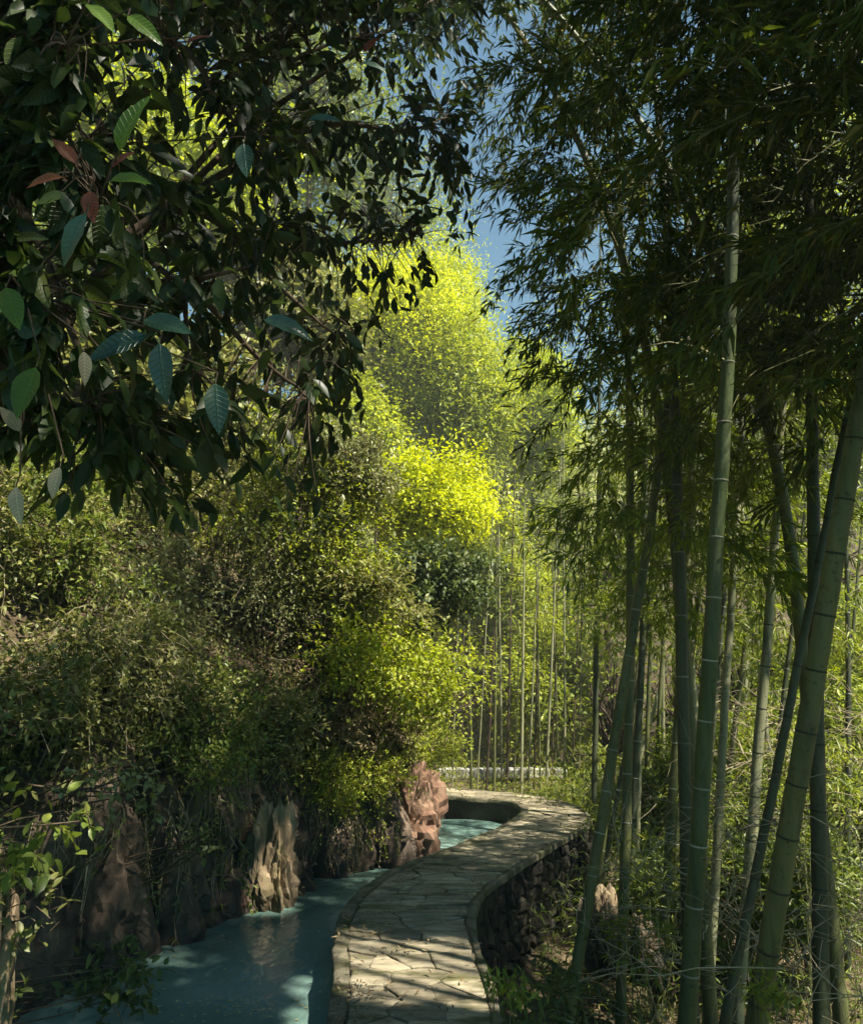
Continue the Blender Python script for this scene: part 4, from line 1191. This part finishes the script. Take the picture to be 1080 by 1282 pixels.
bamboo('slim olive culm slanting right behind the thick green bamboo', 905, 1282, 1003, 800, 5.0, .06, 'culm_dark', 9.5, 'd', z0=3.2, density=1.0, reach=1.2, internode=.3)
bamboo('slim upright culm standing right of the slanting pale culm', 776, 1282, 790, 820, 6.6, .08, 'culm_olive', 10, 'w', z0=2.5, density=1.4, reach=1.4, internode=.33, bend=(-.1, 0))
bamboo('slim culm rising just left of the thick green bamboo base', 822, 1282, 850, 900, 7.2, .08, 'culm_olive', 10, 'w', z0=2.5, density=1.3, reach=1.4, internode=.33, bend=(-.06, 0))
bamboo('pale slim culm immediately right of the thick green bamboo', 884, 1282, 905, 920, 6.8, .072, 'culm_pale', 9.5, 'w', z0=2.6, density=1.1, reach=1.3, internode=.3)
bamboo('dark slim culm against the right side of the thick green bamboo', 872, 1150, 893, 880, 8.0, .075, 'culm_dark', 9.5, 'w', z0=2.5, density=1.1, reach=1.3, internode=.33)
bamboo('thin dark culm at the outer edge of the path bend', 744, 1000, 746, 790, 10.6, .075, 'culm_dark', 9.5, 'd', z0=2.6, density=1.0, reach=1.2, internode=.4)
bamboo('light slim culm between the two thick bamboos', 930, 1180, 945, 985, 6.4, .085, 'culm_pale', 9, 'd', z0=2.8, density=1.0, reach=1.2, internode=.3)
# the rest of the grove
lab_mid = 'slim bamboo culm in the crowded stand behind the thick green bamboo'
for k in range(26):
    px = [755, 761, 768, 776, 783, 790, 797, 806, 815, 822, 829, 837, 846, 862, 881, 892, 901, 910, 919, 930, 942, 957, 975, 1000, 1045, 1062][k]
    d = rng.uniform(8.0, 13.5)
    lean = abs(rng.normal(10, 22)) if px < 830 else rng.normal(12, 24)
    ordw = ['first', 'second', 'third', 'fourth', 'fifth', 'sixth', 'seventh', 'eighth', 'ninth', 'tenth', 'eleventh', 'twelfth', 'thirteenth', 'fourteenth', 'fifteenth', 'sixteenth', 'seventeenth', 'eighteenth', 'nineteenth', 'twentieth', 'twenty-first', 'twenty-second', 'twenty-third', 'twenty-fourth', 'twenty-fifth', 'twenty-sixth'][k]
    lab_mid = 'slim %s bamboo culm in the crowded back stand, %s counting from the path' % (['olive', 'dark', 'pale', 'olive'][k % 4], ordw)
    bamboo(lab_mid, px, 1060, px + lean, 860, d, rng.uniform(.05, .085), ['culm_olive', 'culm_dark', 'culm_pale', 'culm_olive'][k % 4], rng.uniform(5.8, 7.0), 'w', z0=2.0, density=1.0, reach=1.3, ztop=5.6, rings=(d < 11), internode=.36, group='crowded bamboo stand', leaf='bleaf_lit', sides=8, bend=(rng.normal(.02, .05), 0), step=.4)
lab_far = 'thin far bamboo stem standing beyond the end of the path'
for k, px in enumerate((566, 578, 590, 597, 609, 618, 628, 634, 643, 661, 668, 676, 683, 690, 699, 707, 716, 724)):
    d = rng.uniform(14.0, 20.0)
    bamboo('thin %s far stem beyond the end of the path, %s from the cliff side' % (['pale', 'brown', 'olive'][k % 3], ['first', 'second', 'third', 'fourth', 'fifth', 'sixth', 'seventh', 'eighth', 'ninth', 'tenth', 'eleventh', 'twelfth', 'thirteenth', 'fourteenth', 'fifteenth', 'sixteenth', 'seventeenth', 'eighteenth'][k]), px, 985, px + rng.normal(2, 5), 800, d, rng.uniform(.028, .06), ['culm_pale', 'bark', 'culm_olive'][k % 3], rng.uniform(5, 8), z0=1.6, density=.6, reach=.9, rings=False, group='far thin stems', leaf='lime', sides=6, prune=lambda P: sun_keep(P, .15), step=.6)
bamboo('tall pale bamboo stem lit by sun at the middle of the far stems', 652, 990, 655, 740, 14.5, .06, 'culm_pale', 5.6, z0=2.4, density=.7, reach=1.0, rings=False, group='far thin stems', leaf='lime', sides=8, prune=None, step=.6)
# bamboos whose stems stand out of the frame and whose crowns roof the near path; several added unseen for shade
lab_roof = 'overhanging bamboo of the dark upper right canopy, partly unseen and added for shade'
for k, (x, y, bx) in enumerate(((2.9, 3.0, -.22), (3.6, 4.6, -.36), (2.3, 1.6, -.3), (3.4, .6, -.28), (4.9, 3.4, -.2), (2.6, 5.6, -.36), (3.9, 2.2, -.3), (4.3, -.4, -.3), (2.7, -1.0, -.25), (2.15, 2.75, -.2), (2.75, 4.0, -.12), (1.9, 6.0, -.26), (3.0, 3.4, -.05), (3.2, 2.5, -.1), (4.3, 3.9, -.1), (5.3, 1.4, -.1), (5.6, 4.3, -.12), (3.6, 3.6, .0))):
    zg = ground_at(x, y)
    a = np.array([x, y, zg + 1.0]); b = np.array([x - .1, y + .05, zg + 5.0])
    pa, pya, _ = project(a); pb, pyb, _ = project(b)
    t = np.linspace(0, 1, 48); Ln = 11.0
    P = np.array([x, y, zg - .05]) + np.c_[-.1 * t + bx * Ln * np.clip(t - .35, 0, 1) ** 2 * 1.6, .05 * t, Ln * (t - .10 * np.clip(t - .45, 0, 1) ** 2 * 3)]
    r = root('bamboo', P[0], lab_roof, 'bamboo', 'overhanging bamboos')
    s_ = np.linspace(0, Ln * .99, 80); Pd, tot = seg_at(P, np.minimum(s_, Ln))
    build('culm', [tube(Pd, .05 * np.clip(1 - .75 * (s_ / Ln) ** 1.6, .12, 1), 10)], M['culm_olive'], r)
    lf, ch = bamboo_foliage(P, tot, 3.2 if k in (0, 9, 10) else (3.9 if k < 11 else 4.2) if k < 14 else 4.8, 2.5, 1.9, .12, .019 if k < 14 else .024, bamboo_prune, step=.165)
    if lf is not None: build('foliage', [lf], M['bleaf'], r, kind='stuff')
    if ch: build('branches', ch, M['bamboo_twig'], r, kind='stuff')

# dry brush under the bamboo
def brush(c, label, n=44, size=.7, mat='drytwig', cat='dry brush'):
    c = np.asarray(c, float)
    zg = ground_at(c[0], c[1])
    r = root('dry_brush', (c[0], c[1], zg), label, cat, 'dry brush under the bamboo')
    lines, rads = [], []
    for k in range(n):
        s0 = c + rng.normal(size=3) * size * np.array([.5, .5, .35])
        d = unit(rng.normal(size=3) * np.array([1, .7, .55]) + np.array([0, 0, .25]))
        m = 6; t = np.linspace(0, 1, m)[:, None]
        ln = size * rng.uniform(.5, 1.4)
        P = s0 + d * t * ln + np.array([0, 0, -1.0]) * (t ** 2) * ln * rng.uniform(0, .5) + rng.normal(0, .012, (m, 3))
        P[:, 2] = np.maximum(P[:, 2], zg + .01)
        lines.append(P); rads.append(np.linspace(.0042, .0012, m) * rng.uniform(.5, 1.2))
        # forks
        for q in range(2):
            i0 = rng.integers(1, m - 1); e = P[i0] + unit(d + rng.normal(size=3) * .7) * ln * .35
            lines.append(np.array([P[i0], (P[i0] + e) / 2 + rng.normal(0, .01, 3), e])); rads.append(np.array([.003, .002, .0012]))
    build('twigs', [polyline_sticks(lines, rads)], M[mat], r, kind='stuff')
for px, py, d, lab in ((960, 1030, 5.8, 'tangle of pale dead bamboo twigs beside the leaning thick bamboo'),
                       (920, 1100, 5.2, 'pale bare twigs low between the two thick bamboos'),
                       (1050, 1100, 5.6, 'brown twiggy brush at the right edge'),
                       (1040, 1230, 4.4, 'dark brushwood in the lower right corner'),
                       (930, 950, 8.0, 'fine grey twigs behind the leaning thick bamboo'),
                       (820, 1200, 6.0, 'thin dead stalks around the slim culms'),
                       (1000, 900, 7.5, 'pale tangled twigs behind the straight dark culm')):
    brush(at_depth(px, py, d), lab)
# leafy low sprigs among the culms
for px, py, d, sz, lab in ((800, 1180, 5.9, .26, 'small light green bamboo sprig beside the tan rocks'), (815, 1090, 7.2, .3, 'bright leafy sprig between the slim culms'),
                           (900, 1000, 7.6, .4, 'leafy bamboo sprig right of the thick green culm'), (960, 1240, 3.9, .10, 'tiny yellow-green leaf sprig at the foot of the leaning bamboo'),
                           (700, 980, 12, .5, 'light green low bamboo at the outer side of the far bend'), (735, 960, 12.5, .5, 'low sunlit bamboo behind the outer edge of the bend'),
                           (1000, 960, 7.0, .45, 'leafy green branch behind the leaning bamboo'), (1045, 1010, 6.5, .4, 'olive leafy bush near the right edge'),
                           (640, 1235, 3.95, .10, 'small pale green weed at the outer edge of the path'), (680, 1275, 4.0, .2, 'dark green mossy plant at the foot of the wall'),
                           (750, 1020, 9.6, .22, 'small green tuft at the outer corner of the path')):
    c = at_depth(px, py, d)
    r = root('bamboo_sprig', (c[0], c[1], min(c[2] - sz * .5, ground_at(c[0], c[1]))), lab, 'plant', 'low green sprigs under the bamboo')
    n = int(900 * sz) + 60
    lf, C = clump_foliage(c, (sz, sz, sz * .8), n, .085 if sz > .15 else .05, .016, nclump=12)
    build('foliage', [lf], M['dkgreen' if 'dark' in lab else 'bleaf_lit'], r, kind='stuff')
    build('stems', [limbs_to(np.array(r.location), C, .006, .002, .12)], M['bamboo_twig'], r, kind='stuff')

# ------------------------------------------------------------------ near broad-leaved tree over the water, upper left
def near_leaf_mesh(name, mat, curl, ratio):
    nl, t = 9, np.linspace(0, 1, 9)
    w = np.sin(np.pi * t ** .85) ** .8 * ratio * .5 * (1 - .25 * t)
    w[0] = .006; w[-1] = .002
    V, F = [], []
    for k in range(nl):
        for c in (-1, -.5, 0, .5, 1):
            x = c * w[k]
            z = abs(c) * w[k] * .35 - curl * t[k] ** 2 + .012 * math.sin(t[k] * 17 + c * 2) * abs(c)
            V.append((x, t[k], z))
    for k in range(nl - 1):
        for c in range(4):
            a = k * 5 + c
            F.append((a, a + 1, a + 6, a + 5))
    V = V + [(-.006, -.12, 0), (.006, -.12, 0)]
    F.append((len(V) - 2, len(V) - 1, 3, 1))
    return mesh_from(name, [(np.array(V), np.array(F))], mat)
NL = {}
for mk in ('nleaf_v', 'nleaf_bright', 'nleaf_sky_sheen', 'nleaf_red', 'nleaf_dry'):
    NL[mk] = [near_leaf_mesh('leaf', M[mk], cu, ra) for cu, ra in ((.10, .50), (.22, .44), (.05, .54), (.32, .47))]
trunk_base = np.array([-2.75, 2.9, ground_at(-2.75, 2.9) - .1])
nt_root = root('overhanging_tree', trunk_base, 'dark broad-leaved tree with large leaves hanging over the upper left', 'tree')
TP = catmull([trunk_base, (-2.2, 2.7, 1.6), (-1.5, 2.45, 2.5), (-1.45, 2.5, 3.4), (-1.7, 2.9, 5.2)], 24)
build('trunk', [tube(TP, np.linspace(.085, .035, 24), 10)], M['bark'], nt_root)
limb_targets = [((470, 40), 3.6), ((560, 150), 4.3), ((330, 180), 2.7), ((520, 300), 4.0), ((430, 400), 3.3), ((250, 470), 2.2), ((400, 500), 3.2), ((110, 250), 1.75), ((90, 500), 2.0), ((60, 60), 1.6), ((220, 60), 2.3), ((300, 330), 2.5), ((180, 590), 2.4), ((560, -20), 4.6), ((20, 380), 1.7)]
LIMBS = []
for k, ((px, py), d) in enumerate(limb_targets):
    e = at_depth(px, py, d)
    s0 = TP[min(23, 9 + (k * 5) % 13)]
    mid = s0 + (e - s0) * .5 + np.array([0, 0, .25]) + rng.normal(0, .08, 3)
    q = s0 + (e - s0) * .8 + np.array([0, 0, .12]) + rng.normal(0, .05, 3)
    Lp = catmull([s0, mid, q, e], 16)
    Lp = Lp + np.cumsum(rng.normal(0, .008, Lp.shape), axis=0)
    LIMBS.append(Lp)
    build('branch', [tube(Lp, np.linspace(.02, .005, 16), 7)], M['bark'], nt_root)
poly_px = np.array([(-80, -120), (610, -120), (600, 60), (605, 170), (570, 270), (540, 370), (490, 390), (470, 470), (455, 545), (400, 585), (300, 585), (220, 585), (90, 565), (-80, 560)])
def inside_poly(x, y, P=poly_px):
    c = np.zeros(len(x), bool); j = len(P) - 1
    for i in range(len(P)):
        xi, yi, xj, yj = *P[i], *P[j]
        c ^= ((yi > y) != (yj > y)) & (x < (xj - xi) * (y - yi) / (yj - yi + 1e-9) + xi)
        j = i
    return c
allL = np.concatenate(LIMBS)
tx = rng.uniform(-80, 610, 1900); ty = rng.uniform(-120, 690, 1900)
ok = inside_poly(tx, ty)
# thinner around the bright openings of the photograph
for ox, oy, orad, pr in ((250, 170, 55, .8), (150, 40, 45, .6), (420, 250, 45, .6), (450, 330, 40, .8), (330, 60, 40, .5), (60, 330, 45, .5), (500, 60, 40, .4), (290, 240, 40, .5)):
    ok &= ~((np.hypot(tx - ox, ty - oy) < orad) & (rng.random(1900) < pr))
tx, ty = np.concatenate([tx[ok][:950], rng.uniform(60, 420, 40), rng.uniform(250, 590, 260)]), np.concatenate([ty[ok][:950], rng.uniform(560, 640, 40), rng.uniform(-60, 300, 260)])
tw_lines, tw_rads, NLF = [], [], []
for px, py in zip(tx, ty):
    d = 1.55 + 2.8 * max(0, px / 560) ** 1.2 + rng.normal(0, .28)
    d = max(1.6 if py < 480 else 2.0, d)
    e = at_depth(px, py, d)
    j = np.argmin(np.linalg.norm(allL - e, axis=1)); s0 = allL[j]
    v = e - s0
    if np.linalg.norm(v) > .55: s0 = e - unit(v) * .55
    mid = (s0 + e) / 2 + np.array([0, 0, .06]) + rng.normal(0, .03, 3)
    t = np.linspace(0, 1, 6)[:, None]
    Lp = (1 - t) ** 2 * s0 + 2 * t * (1 - t) * mid + t ** 2 * e
    tw_lines.append(Lp); tw_rads.append(np.linspace(.0035, .0014, 6))
    tdir = unit(Lp[-1] - Lp[-2])
    for q in range(rng.integers(4, 7)):
        f = 1 - q * .13
        base = Lp[0] * (1 - f) + Lp[-1] * f
        side = unit(rng.normal(size=3))
        dd = unit(tdir * .7 + side * .85 + np.array([0, 0, -.55]))
        NLF.append((base, dd, unit(rng.normal(size=3) * .6 + np.array([0, 0, 1.0])), rng.uniform(.06, .118)))
pts = np.array([n[0] for n in NLF])
kk = sun_keep(pts, leak=.35)
NLF = [n for n, k in zip(NLF, kk) if k]
# leaves of note in the photograph: (px, py, depth, length, tip direction in the picture, material)
special = [(108, 268, 1.75, .13, (-.45, -1), 'nleaf_sky_sheen'), (150, 190, 1.7, .14, (.25, 1.0), 'nleaf_bright'), (135, 228, 1.72, .12, (1, .12), 'nleaf_bright'), (140, 210, 1.85, .07, (.9, .5), 'nleaf_red'),
           (78, 222, 1.8, .09, (-1, -.2), 'nleaf_red'), (112, 240, 1.78, .09, (.25, -1), 'nleaf_red'), (96, 205, 1.85, .08, (-.6, .6), 'nleaf_red'), (8, 360, 1.6, .10, (.1, -.8), 'nleaf_bright'),
           (45, 460, 1.8, .13, (.05, -1), 'nleaf_bright'), (105, 440, 1.9, .08, (.1, -1), 'nleaf_dry'), (185, 420, 2.0, .16, (-.8, -.3), 'nleaf_sky_sheen'), (180, 400, 2.0, .14, (.9, -.3), 'nleaf_sky_sheen'),
           (200, 430, 1.95, .15, (.2, -1), 'nleaf_sky_sheen'), (330, 400, 2.3, .15, (1, -.3), 'nleaf_sky_sheen'), (270, 480, 2.1, .14, (.2, -1), 'nleaf_sky_sheen'), (305, 180, 2.4, .12, (.1, -1), 'nleaf_sky_sheen'),
           (385, 150, 2.8, .13, (1, -.25), 'nleaf_sky_sheen'), (450, 80, 3.4, .13, (1, -.1), 'nleaf_sky_sheen'), (455, 65, 3.5, .09, (.8, .4), 'nleaf_red'), (235, 55, 2.2, .07, (.6, .3), 'nleaf_red'),
           (160, 20, 1.9, .12, (1, -.6), 'nleaf_bright'), (110, 5, 1.8, .11, (.8, -.8), 'nleaf_bright'), (20, 610, 1.9, .09, (.3, -1), 'nleaf_dry'), (75, 585, 2.0, .08, (-.2, -1), 'nleaf_dry'), (25, 540, 1.9, .07, (-.5, .6), 'nleaf_dry')]
def place_leaf(base, dd, nn, ln, mk):
    y = Vector(dd).normalized(); x = y.cross(Vector(nn)).normalized(); z = x.cross(y)
    mtx = Matrix((x, y, z)).transposed().to_4x4()
    o = bpy.data.objects.new('leaf', random.choice(NL[mk])); col.objects.link(o); o.parent = nt_root
    o.matrix_basis = Matrix.Translation(Vector(base) - Vector(trunk_base)) @ mtx @ Matrix.Scale(ln, 4)
    return o
n_obj = 0
for px, py, d, ln, (ux, uy), mk in special:
    d = d * .80; ln *= .85
    b = at_depth(px, py, d)
    dd = unit(np.array([1, 0, 0]) * ux + UPV * uy + np.array([0, -.25, 0]) + rng.normal(0, .1, 3))
    nn = unit(np.array([0, -1.0, .55]) + rng.normal(0, .2, 3))
    place_leaf(b, dd, nn, ln, mk); n_obj += 1
    j = np.argmin(np.linalg.norm(allL - b, axis=1)); tw_lines.append(np.array([b + (allL[j] - b) * min(1, .5 / max(.01, np.linalg.norm(allL[j] - b))), (b * .6 + allL[j] * .4) * 0 + b + np.array([0, .01, .03]), b])); tw_rads.append(np.array([.003, .002, .0015]))
fpx, fpy, ff = project(np.array([n[0] for n in NLF]))
size = np.array([n[3] for n in NLF]) / ff
vis = (fpx > -30) & (fpy > -30)
order = np.argsort(np.where(vis, -size, 1))
parts = set(order[:300 - n_obj].tolist())
for i in parts:
    b, dd, nn, ln = NLF[i]
    place_leaf(b, dd, nn, ln, 'nleaf_v' if rng.random() > .04 else 'nleaf_sky_sheen')
rest = [NLF[i] for i in range(len(NLF)) if i not in parts]
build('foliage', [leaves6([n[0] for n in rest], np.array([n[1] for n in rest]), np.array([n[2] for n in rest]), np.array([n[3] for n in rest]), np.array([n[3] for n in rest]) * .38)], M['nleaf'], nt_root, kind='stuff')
build('twigs', [polyline_sticks(tw_lines, tw_rads)], M['bark'], nt_root, kind='stuff')
# unseen upper crown of the tree, added to shade what hangs below
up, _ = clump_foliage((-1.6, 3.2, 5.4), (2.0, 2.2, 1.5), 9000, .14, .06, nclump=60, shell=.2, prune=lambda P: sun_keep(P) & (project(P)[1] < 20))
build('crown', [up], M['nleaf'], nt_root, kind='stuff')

# ------------------------------------------------------------------ fallen leaves on the path, pale flecks on the water
def litter_on_path(n, s0, s1, t0, t1, L):
    s_ = rng.uniform(s0, s1, n); t_ = np.clip(rng.normal((t0 + t1) / 2, (t1 - t0) / 3, n), .02, .98)
    P = path_point(s_, t_, .018 + rng.random(n) * .012)
    D = rand_dirs(n) * np.array([1, 1, .15]); N = rand_dirs(n) * .3 + np.array([0, 0, 1.0])
    return leaves(P, D, N, L * rng.uniform(.5, 1.4, n), L * .25, droop=-.05)
def arc_of(px, py):
    w = at_z(px, py)[:2]; return ARC[np.argmin(np.linalg.norm(PC - w, axis=1))]
sa, sb, sc_ = arc_of(520, 1282), arc_of(500, 1150), arc_of(560, 1080)
lt = build('leaf_litter', [litter_on_path(420, sb - .5, sc_ + .4, .05, .4, .045), litter_on_path(700, sa - .5, ARC[-1] - 2, .0, 1.0, .055), litter_on_path(140, sa - .3, sa + .5, .0, .3, .045), litter_on_path(200, sb, arc_of(690, 1020), .8, 1.0, .045)], M['litter'], kind='stuff')
tag(lt, 'dry brown leaves scattered over the stone path', 'leaf litter', kind='stuff')
P = []
for k in range(90):
    p = at_z(rng.normal(290, 60), rng.normal(1262, 12), WZ) if k < 60 else at_z(rng.uniform(200, 400), rng.uniform(1150, 1280), WZ); P.append(p + np.array([0, 0, .006]))
P = np.array(P)
fl = build('floating_flecks', [leaves(P, rand_dirs(len(P)) * np.array([1, 1, .02]), np.tile([0, 0, 1.0], (len(P), 1)) + rand_dirs(len(P)) * .05, .035, .016, fold=.03, droop=0)], M['floater'], kind='stuff')
tag(fl, 'pale leaf-shaped flecks floating on the turquoise water', 'leaves', kind='stuff')

# ------------------------------------------------------------------ sunlit air in the valley
hz = bpy.data.meshes.new('haze')
bmh = bmesh.new(); bmesh.ops.create_cube(bmh, size=1.0)
x0, x1, y0, y1, z0_, z1_ = -95.0, 95.0, -14.0, 185.0, -4.0, 40.0
for v in bmh.verts:
    v.co = Vector((x0 if v.co.x < 0 else x1, y0 if v.co.y < 0 else y1, z0_ if v.co.z < 0 else z1_))
bmh.to_mesh(hz); bmh.free()
hm, hnt, hout = new_mat('haze')
pv = hnt.nodes.new('ShaderNodeVolumePrincipled')
pv.inputs['Color'].default_value = (0.9, 0.93, 0.86, 1)
pv.inputs['Density'].default_value = 0.003
pv.inputs['Anisotropy'].default_value = 0.2
hnt.links.new(pv.outputs[0], hout.inputs['Volume'])
hz.materials.append(hm)
ho = link('haze', hz)
ho['kind'] = 'stuff'; ho['label'] = 'thin pale sunlit haze between the trees'; ho['category'] = 'haze'
